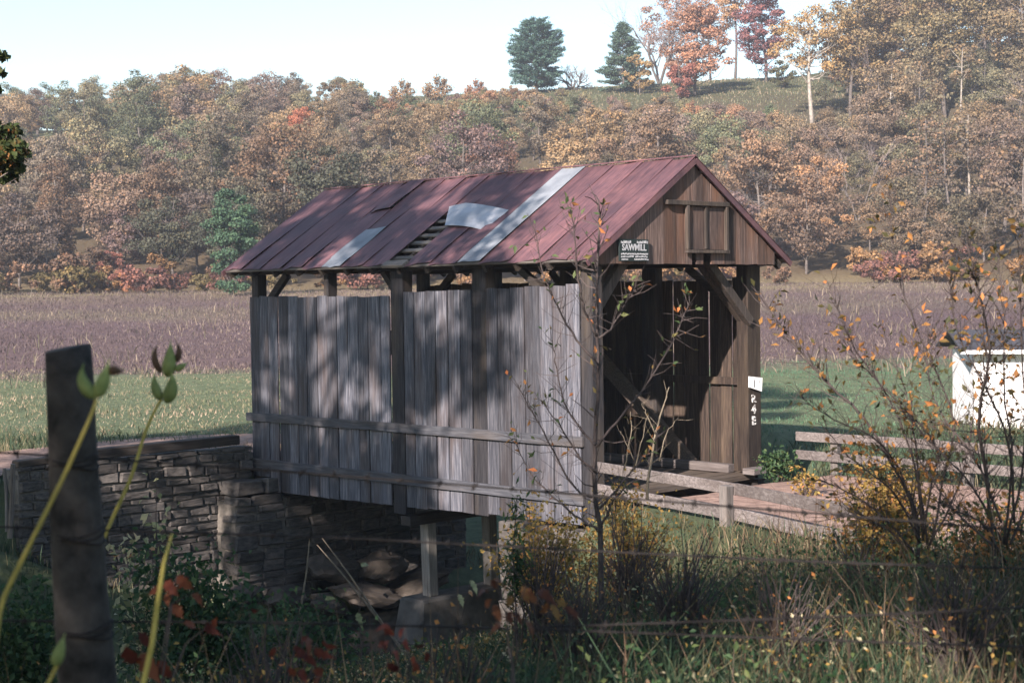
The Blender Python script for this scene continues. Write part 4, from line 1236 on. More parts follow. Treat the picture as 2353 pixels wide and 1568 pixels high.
# ------------------------------------------------------------------ foreground fence
def path3(pts, Y):
    return [px(u, v, (Y[i] if hasattr(Y, '__len__') else Y)) for i, (u, v) in enumerate(pts)]
fp_top = px(148, 800, 4.7); fp_bot = px(240, 1600, 4.7)
fb = np.array([fp_bot[0] + .01, 4.7, gz(fp_bot[0], 4.7) - .4])
m = MB(); nseg, ns = 26, 20
V, Fc = [], []
rfp = np.random.default_rng(3)
ang = np.linspace(0, 2 * math.pi, ns, endpoint=False)
lob = 1 + .06 * np.sin(ang * 3 + 1) + .04 * np.sin(ang * 5)
for i in range(nseg + 1):
    t = i / nseg; c = fb + (fp_top - fb) * t
    r = .067 + .046 * (1 - t) ** 1.2
    if t > .985: r *= .97
    ra = r * lob * (1 + .035 * (vnoise(ang * 3, ang * 0 + t * 9, .8, 7) - .5) * 2)
    for j in range(ns): V.append((c[0] + .008 * math.sin(t * 7) + ra[j] * math.cos(ang[j]), c[1] + ra[j] * math.sin(ang[j]), c[2] + (.012 * math.cos(ang[j] - .5) if i == nseg else 0)))
for i in range(nseg):
    for j in range(ns): Fc.append((i * ns + j, i * ns + (j + 1) % ns, (i + 1) * ns + (j + 1) % ns, (i + 1) * ns + j))
Fc.append(tuple(nseg * ns + j for j in range(ns)))
m.add(V, Fc)
o = m.build('fence_post', MAT['fence'], None, smooth=True)
tag(o, 'thick dark round wooden fence post in the left foreground', 'fence post')
for u0, v0, u1, v1, w_, lab in ((30, 1065, 22, 1210, .11, 'short grey stake leaning at the left edge below the road'), (10, 1075, 16, 1195, .08, 'short dark stake cut by the left edge below the road')):
    a, b = px(u0, v0, 21.5), px(u1, v1, 21.5)
    o = MB().tube([b - np.array([0, 0, .15]), (a + b) / 2 + .01, a], [w_ * .36, w_ * .33, w_ * .3], 8).build('stake', MAT['guardpost'])
    tag(o, lab, 'stake')

def wire(pts, Y, label, barb=.11):
    w = empty('barbed_wire', px(pts[0][0], pts[0][1], Y)); tag(w, label, 'wire')
    off = np.array(w.location)
    us = np.array([p[0] for p in pts]); vs_ = np.array([p[1] for p in pts])
    uu = np.linspace(us[0], us[-1], 60); vv = np.interp(uu, us, vs_)
    for _ in range(8): vv[1:-1] = (vv[:-2] + 2 * vv[1:-1] + vv[2:]) / 4
    P = np.array([px(a, b, Y) for a, b in zip(uu, vv)]) - off
    MB().tube(P, .0034, 5).build('strand', MAT['wire'], w)
    zc = px(190, np.interp(190, us, vs_), Y)[2]
    if us[0] < 0:
        t_ = (zc - fb[2]) / (fp_top[2] - fb[2]); c_ = fb + (fp_top - fb) * t_ - off; rr = (.067 + .046 * (1 - t_) ** 1.2) * 1.06
        for dz in (-.012, .004, .015):
            MB().tube([c_ + np.array([rr * math.cos(a), rr * math.sin(a), dz + .01 * math.sin(a * 2 + dz * 90)]) for a in np.linspace(0, 2 * math.pi, 22)], .003, 5).build('post_tie', MAT['wire'], w)
    r = random.Random(len(label)); seg = np.r_[0, np.cumsum(np.linalg.norm(np.diff(P, axis=0), axis=1))]
    s = r.uniform(0, barb); mb = None
    while s < seg[-1]:
        q = np.array([np.interp(s, seg, P[:, k]) for k in range(3)])
        mb = MB()
        for k in range(2):
            d = unit(np.array([r.uniform(-.4, .4), r.uniform(-1, 1), r.uniform(-1, 1)]))
            mb.tube([q - d * .016 + np.array([k * .006, 0, 0]), q + d * .016 + np.array([k * .006, 0, 0])], .0022, 4)
        mb.tube([q - np.array([.007, 0, 0]), q + np.array([.007, 0, 0])], .0062, 5)
        mb.build('barb', MAT['wire'], w)
        s += barb * r.uniform(.9, 1.1)
    return w
S = 1 / 1.2317
wire([(-150 * S, 1270 * S), (0, 1279 * S), (700 * S, 1325 * S), (1409 * S, 1380 * S), (1700 * S, 1403 * S), (2311 * S, 1452 * S), (3000 * S, 1508 * S)], 4.82, 'uppermost barbed wire strand of the foreground fence')
wire([(-150 * S, 1485 * S), (0, 1490 * S), (938 * S, 1519 * S), (1700 * S, 1559 * S), (2311 * S, 1589 * S), (3000 * S, 1611 * S)], 4.82, 'second barbed wire strand from the top of the foreground fence')
wire([(-150 * S, 1752 * S), (0, 1755 * S), (850 * S, 1761 * S), (1700 * S, 1785 * S), (2412 * S, 1813 * S), (3000 * S, 1832 * S)], 4.82, 'lowest barbed wire strand of the foreground fence')
wire([(1500 * S, 1775 * S), (1700 * S, 1767 * S), (2133 * S, 1752 * S), (2463 * S, 1739 * S), (3000 * S, 1713 * S)], 4.9, 'slack barbed wire strand rising to the right edge')

# ------------------------------------------------------------------ shrubs and saplings drawn stem by stem
def twiggy(name, label, cat, stems, Y, r0, leafmat_, twigmat, seed, twigs=5, leaves=6, leaf=.045, twig_len=.22, leaf_from=.35, depth=.35, group=None, droop=.0, leafw=.5):
    """a woody plant from measured stem lines: stem, twigs and leaves as parts"""
    rng = np.random.default_rng(seed)
    base = np.array(stems[0][0][0:2], float)
    b3 = px(*base, Y); b3[2] = gz(b3[0], Y)
    e = empty(name, b3); tag(e, label, cat, group)
    lp, la, ln_, lr = [], [], [], []
    tw = MB()
    for si, st in enumerate(stems):
        st = [tuple(q) for q in st]
        n = len(st)
        r = (st.pop() [0] if len(st[-1]) == 1 else r0)
        dz = rng.uniform(-depth, depth)
        P = []
        for i, (u, v) in enumerate(st):
            t = i / max(1, len(st) - 1)
            P.append(px(u, v, Y + dz * t) - b3)
        if si == 0: P[0] = np.array([P[0][0], 0, -.1]) if abs(P[0][2]) < .8 else P[0]
        # smooth
        P = np.array(P); tt = np.linspace(0, len(P) - 1, len(P) * 3)
        Q = np.stack([np.interp(tt, range(len(P)), P[:, k]) for k in range(3)], 1)
        for _ in range(2): Q[1:-1] = (Q[:-2] + 2 * Q[1:-1] + Q[2:]) / 4
        Q[1:-1] += rng.normal(size=Q[1:-1].shape) * .004
        k = len(Q)
        MB().tube(Q, [r * (1 - .75 * i / (k - 1)) for i in range(k)], 6).build('stem', twigmat, e, smooth=True)
        ntw = int(twigs * len(st) * .6)
        for _ in range(ntw):
            t = rng.uniform(.15, 1); i = min(int(t * (k - 1)), k - 2)
            p = Q[i] + (Q[i + 1] - Q[i]) * rng.uniform()
            d = unit(unit(Q[i + 1] - Q[i]) * .8 + rng.normal(size=3) * .7 + np.array([0, 0, .25]))
            L_ = twig_len * rng.uniform(.3, 1.2) * (1.15 - .5 * t)
            p1 = p + d * L_ * .5 + rng.normal(size=3) * .01; p2 = p + d * L_ + np.array([0, 0, .03 * L_])
            tw.tube([p, p1, p2], [r * .28, r * .2, r * .1], 3, cap=False)
            if t > leaf_from:
                for _ in range(rng.poisson(leaves)):
                    s = rng.uniform(.25, 1.05)
                    lp.append(p + (p2 - p) * s); la.append(d * .4 + rng.normal(size=3) * .7 + np.array([0, 0, -droop])); ln_.append(rng.normal(size=3) + np.array([0, -.3, .8])); lr.append(rng.uniform())
    o = tw.build('twigs', twigmat, e); tag(o, kind='stuff')
    if lp:
        n = len(lp); Ls = leaf * rng.uniform(.6, 1.3, n)
        me = leaf_mesh('leaves', np.array(lp), np.array(la), np.array(ln_), Ls, Ls * leafw, np.array(lr), fold=.2)
        o = link('leaves', me, leafmat_, e); tag(o, kind='stuff')
    return e

def sv(c, d):      # helper for points noted on an enlarged view of the sapling
    return ((1500 + c * .778) * S, (480 + d * .778) * S)
sap = [[(265, 1560), (258, 1400), (255, 1280), (230, 1190), (232, 1020), (250, 740), (245, 600), (241, 440), (245, 310), (255, 200), (250, 110)],
       [(243, 605), (205, 530), (180, 440), (165, 320), (160, 200), (135, 130)], [(250, 612), (300, 580), (345, 490), (385, 420)],
       [(240, 1008), (330, 900), (400, 820), (514, 640), (545, 560), (580, 480)], [(255, 1312), (180, 1270), (80, 1190), (-20, 1080), (-60, 960)], [(225, 1190), (150, 1160), (60, 970), (0, 870), (-60, 760)],
       [(250, 1232), (330, 1150), (420, 1030), (470, 960)], [(238, 690), (180, 640), (120, 540), (60, 420), (30, 300), (20, 230)], [(235, 1000), (180, 940), (120, 850), (95, 700), (80, 620)], [(255, 1300), (300, 1200), (390, 1110)], [(240, 1100), (180, 1050), (90, 900), (40, 840)]]
sap = [[sv(*p) for p in s] for s in sap]
for i in range(1, len(sap)): sap[i].append((.0095,))
twiggy('sapling', 'slender leafing sapling standing in front of the bridge portal', 'sapling', sap, 11.0, .021, MAT['appleleaf'], MAT['twig'], 41, twigs=11, leaves=.8, leaf=.056, twig_len=.24, leaf_from=.4, depth=.3, leafw=.45)
pal = [[(425, 1200), (435, 1080), (455, 950), (485, 860), (505, 790)], [(455, 960), (420, 880), (405, 850)], [(470, 1060), (490, 960), (540, 900)], [(380, 1090), (400, 1000), (430, 890)], [(380, 1060), (340, 980), (330, 950)], [(340, 1090), (370, 960), (365, 880)]]
pal = [[sv(*p) for p in s] for s in pal]
for i in range(1, len(pal)): pal[i].append((.006,))
twiggy('pale_shrub', 'pale bare stemmed shrub in front of the portal sill', 'shrub', pal, 13.5, .014, MAT['hawleaf'], MAT['paletwig'], 42, twigs=3, leaves=.35, leaf=.06, twig_len=.2, depth=.1)
# the two thorny bushes at the right
h1 = [[(2108, 1300), (2112, 1200), (2090, 1130), (1990, 960), (1880, 860), (1800, 760), (1755, 690)], [(2110, 1240), (2080, 1090), (2010, 1000), (1900, 960), (1830, 900)], [(2120, 1230), (2110, 1080), (2040, 900), (1950, 790), (1905, 660)],
      [(2120, 1240), (2140, 1090), (2165, 1030), (2070, 930), (1990, 850), (1930, 770)], [(2140, 1240), (2170, 1080), (2200, 980), (2150, 850), (2080, 700), (2045, 560), (2045, 450)], [(2110, 1280), (2020, 1170), (1930, 1120), (1880, 1100)],
      [(2115, 1250), (2060, 1130), (1960, 1060), (1890, 980)], [(2130, 1260), (2200, 1130), (2230, 1000), (2240, 900)], [(2110, 1290), (2050, 1220), (1980, 1180), (1920, 1190)], [(2130, 1250), (2100, 1010), (2090, 930), (2030, 760)]]
for i in range(1, len(h1)): h1[i].append((.0085,))
twiggy('thorn_bush', 'dark branched thorn bush with orange leaves left of the white shed', 'bush', h1, 10.5, .014, MAT['hawleaf'], MAT['twig'], 43, twigs=26, leaves=.85, leaf=.055, twig_len=.34, leaf_from=.3, depth=.6, leafw=.5)
h2 = [[(2300, 1310), (2270, 1100), (2240, 960), (2280, 800), (2250, 680), (2220, 560)], [(2305, 1250), (2330, 1050), (2300, 880), (2310, 700), (2290, 590)], [(2310, 1250), (2360, 1050), (2350, 850), (2340, 650), (2350, 520)],
      [(2300, 1240), (2220, 1090), (2120, 1000), (2080, 940)], [(2320, 1250), (2400, 1050), (2420, 800), (2400, 600)], [(2290, 1260), (2200, 1180), (2130, 1090), (2100, 1040)], [(2300, 1200), (2250, 1060), (2160, 950), (2120, 830), (2150, 740)], [(2330, 1200), (2320, 1000), (2260, 880), (2190, 760), (2180, 640)],
      [(2310, 1290), (2250, 1190), (2150, 1150)]]
for i in range(1, len(h2)): h2[i].append((.0085,))
twiggy('thorn_bush', 'dense dark thorn bush in front of the white shed', 'bush', h2, 9.6, .014, MAT['hawleaf'], MAT['twig'], 44, twigs=28, leaves=1.1, leaf=.055, twig_len=.34, leaf_from=.25, depth=.7, leafw=.5)

def leafy(name, label, cat, u, v, Y, wpx, hpx, nst, nleaf, leaf, mat, twig, seed, leafw=.6, group=None, down=.25):
    """a low shrub: arching stems from one base, leaves through its volume"""
    rng = np.random.default_rng(seed)
    b = px(u, v, Y); b[2] = gz(b[0], Y) - .05
    top = px(u, v - hpx, Y)[2]; H = max(.3, top - b[2]); Rr = wpx * .5 * Y / F_PX
    e = empty(name, b); tag(e, label, cat, group)
    tips = []
    for k in range(nst):
        a = rng.uniform(0, 6.28); rr = Rr * rng.uniform(.2, 1.05)
        q = np.array([math.cos(a) * rr, math.sin(a) * rr * .8, H * rng.uniform(.55, 1.0) * (1 - .3 * (rr / Rr) ** 2)])
        mid = q * np.array([.35, .35, .62]) + rng.normal(size=3) * .04
        MB().tube([(0, 0, -.05), mid * .55, mid, q], [.008, .0065, .005, .002], 4, cap=False).build('stem', twig, e)
        tips.append((mid, q))
    t = rng.integers(0, nst, nleaf); s = rng.uniform(-.1, 1.02, nleaf)[:, None]
    A = np.array([x[0] for x in tips])[t]; Bq = np.array([x[1] for x in tips])[t]
    A = A * np.where(s < 0, .6, 1)
    pos = A + (Bq - A) * np.abs(s) + rng.normal(size=(nleaf, 3)) * np.array([.10, .10, .09]) * (Rr / .6) ** .5
    ax = rng.normal(size=(nleaf, 3)) + np.array([0, 0, -down]); Ls = leaf * rng.uniform(.55, 1.3, nleaf)
    o = link('leaves', leaf_mesh('leaves', pos, ax, rng.normal(size=(nleaf, 3)) + np.array([-.2, -.5, .7]), Ls, Ls * leafw, np.clip(rng.beta(1.6, 1.6, nleaf), 0, 1), fold=.2), mat, e)
    tag(o, kind='stuff')
    return e
leafy('shrub', 'pale leaved scrub in front of the stone wing wall', 'shrub', 340, 1290, 14.5, 210, 230, 16, 420, .085, MAT['paleleaf'], MAT['twig'], 61)
leafy('shrub', 'yellow and orange leaved scrub below the near corner of the bridge', 'shrub', 1260, 1390, 12.5, 280, 270, 30, 2600, .042, MAT['yellowleaf'], MAT['twig'], 62)
leafy('shrub', 'orange berried scrub behind the sapling trunk', 'shrub', 1450, 1380, 13.5, 280, 290, 30, 2600, .042, MAT['yellowleaf'], MAT['twig'], 63)
leafy('shrub', 'golden yellow scrub at the foot of the thorn bush', 'shrub', 2040, 1330, 12.0, 250, 300, 26, 3400, .045, MAT['yellowleaf'], MAT['twig'], 64)
leafy('shrub', 'orange brown scrub under the thorn bush at the right edge', 'shrub', 2290, 1380, 11.0, 320, 230, 24, 2000, .045, MAT['hawleaf'], MAT['twig'], 65)
leafy('shrub', 'dark green scrub growing over the bank left of the bridge', 'shrub', 430, 1430, 13.5, 420, 190, 26, 3200, .07, MAT['greenleaf'], MAT['twig'], 66)
leafy('shrub', 'dark green scrub below the fence post at the left edge', 'shrub', 60, 1430, 12.5, 330, 150, 20, 2200, .07, MAT['greenleaf'], MAT['twig'], 67)
leafy('shrub', 'green weeds growing beside the right portal post', 'shrub', 1790, 1105, 24.6, 90, 90, 14, 700, .07, MAT['greenleaf'], MAT['twig'], 68)
leafy('shrub', 'small yellow green weed at the edge of the dirt road', 'shrub', 1860, 1135, 22.5, 70, 75, 10, 260, .06, MAT['yellowleaf'], MAT['twig'], 69)
leafy('goldenrod', 'tall dark green weed standing before the siding', 'weed', 1190, 1400, 11.5, 50, 310, 4, 420, .075, MAT['greenleaf'], MAT['twig'], 70, leafw=.25)
leafy('shrub', 'green leafy scrub on the bank under the bridge', 'shrub', 700, 1450, 12.5, 330, 90, 18, 1100, .055, MAT['greenleaf'], MAT['twig'], 71)
for k, (u, v, Y, wp, hp, lab) in enumerate(((1330, 1480, 9.0, 300, 237, 'tangle of dark bare brambles right of the sapling foot'), (1560, 1500, 9.5, 330, 325, 'dark bare briar tangle in front of the guard rail'), (1800, 1520, 8.5, 330, 262, 'bramble tangle below the guard rail post'),
                                          (1050, 1530, 7.0, 300, 130, 'thin bare briars in front of the concrete footing'), (2200, 1560, 8.0, 380, 325, 'dense bare briars under the right hand bushes'), (620, 1520, 7.5, 300, 150, 'low briars right of the fence post'),
                                          (1440, 1400, 12.0, 260, 270, 'upright bare briars behind the sapling trunk'), (1240, 1420, 11.5, 240, 230, 'bare briars below the near corner of the siding'), (1980, 1430, 11.0, 260, 250, 'bare briars left of the thorn bush foot'))):
    leafy('bramble', lab, 'bramble', u, v, Y, wp, hp, 70, 170, .03, MAT['hawleaf'], MAT['twig'], 170 + k)
# dry leaning stems by the creek
for a, b, Y, lab in (((740, 1235), (850, 1390), 16.0, 'grey leaning dead stem left of the support post'), ((712, 1230), (690, 1400), 15.5, 'upright thin dead stem left of the leaning ones'), ((728, 1250), (835, 1380), 16.2, 'second grey leaning dead stem left of the support post')):
    o = MB().tube([px(*a, Y), px((a[0] + b[0]) / 2 + 3, (a[1] + b[1]) / 2, Y), px(*b, Y), px(2 * b[0] - a[0], 2 * b[1] - a[1], Y)], [.005, .009, .011, .012], 6).build('dead_stem', MAT['paletwig'])
    tag(o, lab, 'stem')

# ------------------------------------------------------------------ near plants
def pod(base, tip, bow, wid, mat, parent, name='pod'):
    base, tip, bow = map(lambda a: np.array(a, float), (base, tip, bow))
    n = 14; P, rad = [], []
    for i in range(n + 1):
        t = i / n
        P.append(base + (tip - base) * t + bow * math.sin(math.pi * t))
        rad.append(max(.0006, wid * 1.3 * (math.sin(math.pi * min(t * 1.12, 1) ** .72) ** .8) * (1 - .35 * t) if t < .89 else wid * .12 * (1 - t) / .11 + .0006))
    return MB().tube(P, rad, 10).build(name, mat, parent, smooth=True)
def mv(c, d): return ((c * .3826) * S, (700 + d * .3826) * S)
def lv5(c, d): return ((c * .657) * S, (900 + d * .657) * S)
def milkweed(label, stem, pods, Y, r, seed):
    b = px(*stem[-1], Y); z = gz(b[0], Y)
    e = empty('milkweed', (b[0], Y, z)); tag(e, label, 'milkweed'); off = np.array(e.location)
    P = [px(u, v, Y) - off for u, v in stem]
    if P[-1][2] > .05:
        P.append(np.array([P[-1][0] + (P[-1][0] - P[-2][0]) * .5, 0, -.05]))
    P = np.array(P); tt = np.linspace(0, len(P) - 1, len(P) * 4)
    Q = np.stack([np.interp(tt, range(len(P)), P[:, k]) for k in range(3)], 1)
    for _ in range(3): Q[1:-1] = (Q[:-2] + 2 * Q[1:-1] + Q[2:]) / 4
    MB().tube(Q, np.linspace(r * .7, r * 1.25, len(Q)), 8).build('stem', MAT['milkstem'], e, smooth=True)
    for (a, c, bow, wd, mt, dy) in pods:
        A, T_ = px(*a, Y) - off, px(*c, Y + dy) - off
        pod(A, T_, np.array([bow, -.004, 0]), wd, MAT[mt], e)
    return e
milkweed('milkweed stalk with two spread pods leaning over the fence post', [mv(712, 1120), mv(690, 1200), lv5(370, 470), lv5(290, 650), lv5(180, 870), lv5(60, 1110), lv5(-40, 1310)],
         [(mv(705, 1118), mv(622, 850), -.014, .0125, 'pod', -.01), (mv(712, 1112), mv(812, 812), .004, .0135, 'pod', .01), (mv(800, 905), mv(930, 915), .0, .010, 'deadleaf', .02)], 3.4, .0048, 1)
milkweed('milkweed stalk bearing an upright cluster of five green pods', [mv(1195, 1120), mv(1150, 1190), lv5(620, 500), lv5(570, 680), lv5(470, 890), lv5(420, 1010)],
         [(mv(1235, 960), mv(1262, 675), .004, .019, 'pod', 0), (mv(1195, 930), mv(1178, 695), -.018, .010, 'deadleaf', .01), (mv(1290, 905), mv(1390, 848), .004, .010, 'pod', .01), (mv(1225, 1150), mv(1265, 900), .012, .019, 'pod', -.02), (mv(1195, 1130), mv(1148, 915), -.010, .014, 'pod', .01), (mv(1300, 850), mv(1295, 680), .012, .009, 'deadleaf', .02)], 5.0, .006, 2)
b_ = px(*lv5(620, 1568), 3.6)
e = empty('weed_stalk', (b_[0], 3.6, gz(b_[0], 3.6))); tag(e, 'thick yellow weed stalk rising from the bottom edge right of the fence post', 'weed'); off = np.array(e.location)
q = [px(*lv5(*p), 3.6) - off for p in ((740, 930), (706, 1050), (675, 1250), (655, 1400), (615, 1580))]; q.append(np.array([q[-1][0] - .02, 0, -.05]))
MB().tube(q, [.002, .0045, .0058, .0062, .0068, .007], 8).build('stem', MAT['milkstem'], e, smooth=True)
pb = px(190, 1480, 3.3); e = empty('milkweed', (pb[0], 3.3, gz(pb[0], 3.3))); tag(e, 'small green milkweed pod low beside the foot of the fence post', 'milkweed'); off = np.array(e.location)
MB().tube([px(145, 1500, 3.3) - off, px(110, 1568, 3.3) - off, px(90, 1640, 3.3) - off, np.array([px(85, 1640, 3.3)[0] - off[0], 0, -.05])], .004, 6).build('stem', MAT['milkstem'], e)
pod(px(125, 1530, 3.3) - off, px(150, 1452, 3.3) - off, (.0, 0, 0), .012, MAT['pod'], e)

def spray(name, label, leaves, Y, mat, stems, seed, cat='plant'):
    """a near sprig whose large leaves are single parts: leaves = (base u, v, tip u, v, half width px)"""
    rng = np.random.default_rng(seed)
    b = px(*stems[0][-1], Y); e = empty(name, (b[0], Y, gz(b[0], Y))); tag(e, label, cat); off = np.array(e.location)
    for st in stems:
        P = [px(u, v, Y + rng.uniform(-.04, .04)) - off for u, v in st]
        P.append(np.array([P[-1][0] + .02, 0, -.05]))
        MB().tube(P, np.linspace(.0016, .004, len(P)), 5).build('stem', MAT['twig'], e)
    for (u0, v0, u1, v1, hw) in leaves:
        A = px(u0, v0, Y + rng.uniform(-.06, .06)) - off; T_ = px(u1, v1, Y + rng.uniform(-.12, .08)) - off
        ax = T_ - A; L_ = np.linalg.norm(ax); ax /= L_
        nn = unit(np.array([rng.uniform(-.5, .5), -1, rng.uniform(-.2, .9)])); nn = unit(nn - ax * (nn @ ax)); sd = np.cross(ax, nn); w_ = hw * Y / F_PX
        V, Fc = [], []
        prof = [0, .45, .95, .62, 1.05, .6, .75, .38, .12, 0]
        for i, p_ in enumerate(prof):
            t = i / 9; c = A + ax * L_ * t - nn * L_ * .45 * (t - .3) ** 2 + nn * rng.normal() * .0015; p_ = p_ * rng.uniform(.85, 1.12)
            V += [c - sd * w_ * p_ + nn * w_ * .28 * p_, c, c + sd * w_ * p_ + nn * w_ * .28 * p_]
        for i in range(9):
            Fc += [(i * 3, i * 3 + 1, i * 3 + 4, i * 3 + 3), (i * 3 + 1, i * 3 + 2, i * 3 + 5, i * 3 + 4)]
        me = MB().add(V, Fc).mesh('leaf', True); at = me.attributes.new('rnd', 'FLOAT', 'POINT'); rv = rng.uniform()
        at.data.foreach_set('value', np.clip(rv + rng.normal(size=len(V)) * .12, 0, 1).astype(np.float32))
        link('leaf', me, mat, e)
    return e
def g6(c, d): return ((700 + c * .425) * S, (1300 + d * .425) * S)
ol = []
for (a, b, c, d, w) in ((1620, 800, 1690, 870, 30), (1640, 790, 1755, 850, 32), (1830, 840, 1870, 960, 34), (1850, 850, 1930, 970, 36), (1930, 860, 2040, 940, 34), (1620, 930, 1560, 990, 30), (1640, 960, 1690, 1080, 34), (1730, 1010, 1760, 1090, 32), (1770, 1010, 1830, 1080, 26), (1850, 1060, 1915, 1140, 26), (2000, 950, 1940, 1060, 28), (2020, 960, 2090, 1080, 28), (2110, 970, 2220, 1060, 30), (1600, 870, 1540, 850, 22), (1750, 900, 1740, 985, 28), (1680, 1080, 1640, 1130, 22), (2060, 930, 2140, 990, 22)):
    (u0, v0), (u1, v1) = g6(a, b), g6(c, d); ol.append((u0, v0, u1, v1, w * .345))
spray('maple_sprig', 'sprig of large dull orange leaves low in the centre foreground', ol, 4.2, MAT['orangeleaf'], [[g6(1650, 800), g6(1720, 1000), g6(1740, 1250), g6(1780, 1500)], [g6(1850, 840), g6(1790, 1050), g6(1760, 1300), g6(1760, 1500)], [g6(2160, 1060), g6(2130, 1250), g6(2090, 1500)], [g6(1960, 880), g6(1830, 1100), g6(1770, 1400)]], 81)
rl = []
for (a, b, c, d, w) in ((710, 1130, 760, 1190, 34), (760, 1110, 830, 1170, 36), (830, 1180, 870, 1225, 22), (720, 1180, 720, 1240, 20), (740, 1230, 790, 1290, 30), (790, 1310, 860, 1330, 26), (880, 1320, 940, 1360, 26), (930, 1290, 900, 1380, 22), (700, 1150, 640, 1190, 20), (1085, 1250, 1120, 1280, 14), (540, 1420, 610, 1520, 46), (600, 1440, 680, 1560, 50), (680, 1470, 740, 1560, 40), (600, 1350, 650, 1420, 30)):
    (u0, v0), (u1, v1) = lv5(a, b), lv5(c, d); rl.append((u0, v0, u1, v1, w * .46))
spray('red_creeper', 'red leaved creeper right of the foot of the fence post', rl, 4.6, MAT['redleaf'], [[lv5(760, 1110), lv5(730, 1250), lv5(690, 1500), lv5(680, 1600)], [lv5(900, 1320), lv5(800, 1400), lv5(720, 1600)], [lv5(830, 1180), lv5(740, 1230), lv5(700, 1550)]], 82)
dl = []
for (a, b, c, d, w) in ((1250, 180, 0, 0, 0),):
    pass
def fl(u, v, n, seed, sp_):
    r = np.random.default_rng(seed); out = []
    for _ in range(n):
        a, b = u + r.normal() * sp_, v + r.normal() * sp_ * .7; t = r.uniform(0, 6.28); L_ = r.uniform(22, 44)
        out.append((a, b, a + math.cos(t) * L_, b + abs(math.sin(t)) * L_, L_ * .3))
    return out
spray('red_creeper', 'dark red leaves low left of the centre foreground', fl(930, 1475, 12, 5, 42), 4.5, MAT['redleaf'], [[(930, 1440), (940, 1520), (935, 1600)], [(900, 1480), (925, 1560), (930, 1620)]], 83)
spray('red_creeper', 'dark red leaves near the bottom edge left of the yellow blade', fl(690, 1490, 12, 6, 46), 4.4, MAT['redleaf'], [[(690, 1440), (700, 1540), (695, 1620)], [(730, 1480), (705, 1580), (700, 1630)]], 84)
spray('yellow_sprig', 'pale yellow leaves hanging low beside the concrete footing', [(700 * .91 + 445, 1300 * S + 300, 1080, 1370, 9), (1052, 1362, 1066, 1392, 8), (1080, 1330, 1098, 1362, 8), (745, 1375, 770, 1372, 7), (830, 1300, 850, 1290, 8), (820, 1405, 832, 1440, 8)], 8.5, MAT['paleleaf'], [[(1082, 1330), (1060, 1420), (1050, 1500)], [(842, 1290), (825, 1400), (830, 1500)]], 85)

# ------------------------------------------------------------------ grass and weeds
def scatter(n, y0, y1, spread, rng, keep=None, power=1.0):
    t = rng.uniform(0, 1, n) ** power
    y = y0 + (y1 - y0) * t
    x = rng.uniform(-1, 1, n) * (y * .335 + spread)
    if keep is not None:
        k = keep(x, y); x, y = x[k], y[k]
    return x, y
def on_road(x, y):
    w = (x - OX) * wv[0] + (y - OY) * wv[1]; l = (x - OX) * lv[0] + (y - OY) * lv[1]
    near = (l < .3) & (w > -.5 + .18 * np.minimum(l, 0)) & (w < 4.3 - .02 * l)
    far = (l > 8.2) & (l < 13.2) & (w < 4.2) & (np.abs(l - np.where(w > .5, 10.5, 11.3 - .12 * np.abs(w))) < 1.4)
    inside = (l > -.2) & (l < 8.8) & (w > -.35) & (w < 4.6)
    wall = (l > 8.2) & (l < 8.95) & (w > -4.8) & (w < 0)
    return near | inside | wall | (far & (w > -16))
rg = np.random.default_rng(90)
def grass(name, n, y0, y1, spread, h, wd, mat, label, power=1.0, keep=None, lean=.5, rmul=1.0, roff=0.0, patch=2.2, pseed=3):
    kp = lambda x, y: ~on_road(x, y) & (keep(x, y) if keep else True)
    x, y = scatter(n, y0, y1, spread, rg, kp, power)
    z = ground(x, y)
    m = len(x); hh = rg.uniform(*h, m) * (.55 + .9 * vnoise(x, y, patch, pseed))
    hh = np.where((y > 8) & (x < .03 * y) & (x > -.19 * y) & (y < 17.5), hh * .4, hh)
    base = np.stack([x, y, z - .03], 1)
    ln = rg.normal(size=(m, 3)) * lean; ln[:, 2] = 0
    r = np.clip(rg.uniform(0, 1, m) * .75 + .5 * (vnoise(x, y, patch * 1.7, pseed + 4) - .35), 0, 1) * rmul + roff
    o = link(name, blade_mesh(name, base, ln, hh, rg.uniform(*wd, m), np.clip(r, 0, 1), rg), mat)
    tag(o, label, 'grass', kind='stuff')
    return o
def not_creek(x, y):
    w = (x - OX) * wv[0] + (y - OY) * wv[1]; l = (x - OX) * lv[0] + (y - OY) * lv[1]
    return ~((l > 2.5) & (l < 7.0) & (w > -7))
grass('tall_grass', 38000, 3.0, 17.5, 2.2, (.2, .62), (.005, .012), MAT['tallgrass'], 'tall tangled grass and weeds across the foreground bank', .75, keep=not_creek)
grass('bank_grass', 46000, 13, 34, 2, (.12, .36), (.010, .022), MAT['tallgrass'], 'green and brown grass on the creek banks', 1.0, keep=lambda x, y: not_creek(x, y) & (ground(x, y) < 5))
grass('lawn_grass', 60000, 25, 62, 3, (.05, .13), (.012, .03), MAT['lawn'], 'short green lawn beyond the road and the bridge', 1.0, keep=lambda x, y: (ground(x, y) > -.3) & (x > -1))
grass('stubble_field', 60000, 27, 62, 3, (.03, .13), (.014, .04), MAT['stubble'], 'pale green stubble field left of the bridge', 1.0, keep=lambda x, y: (ground(x, y) > -.3) & (x < 1))
grass('field_weeds', 130000, 54, 130, 4, (.05, .26), (.018, .05), MAT['weeds'], 'purplish brown standing weeds across the valley field', .9, patch=7, lean=.6, keep=lambda x, y: y > 54 + 9 * vnoise(x, y, 5, 21) + 6 * vnoise(x, y, 1.5, 22))
band = lambda x, y: ((np.abs(y - 99 + 9 * (vnoise(x, y, 18, 6) - .5)) < 6.5) & (x < 6)) | (y > 116 + 8 * vnoise(x, y, 12, 8))
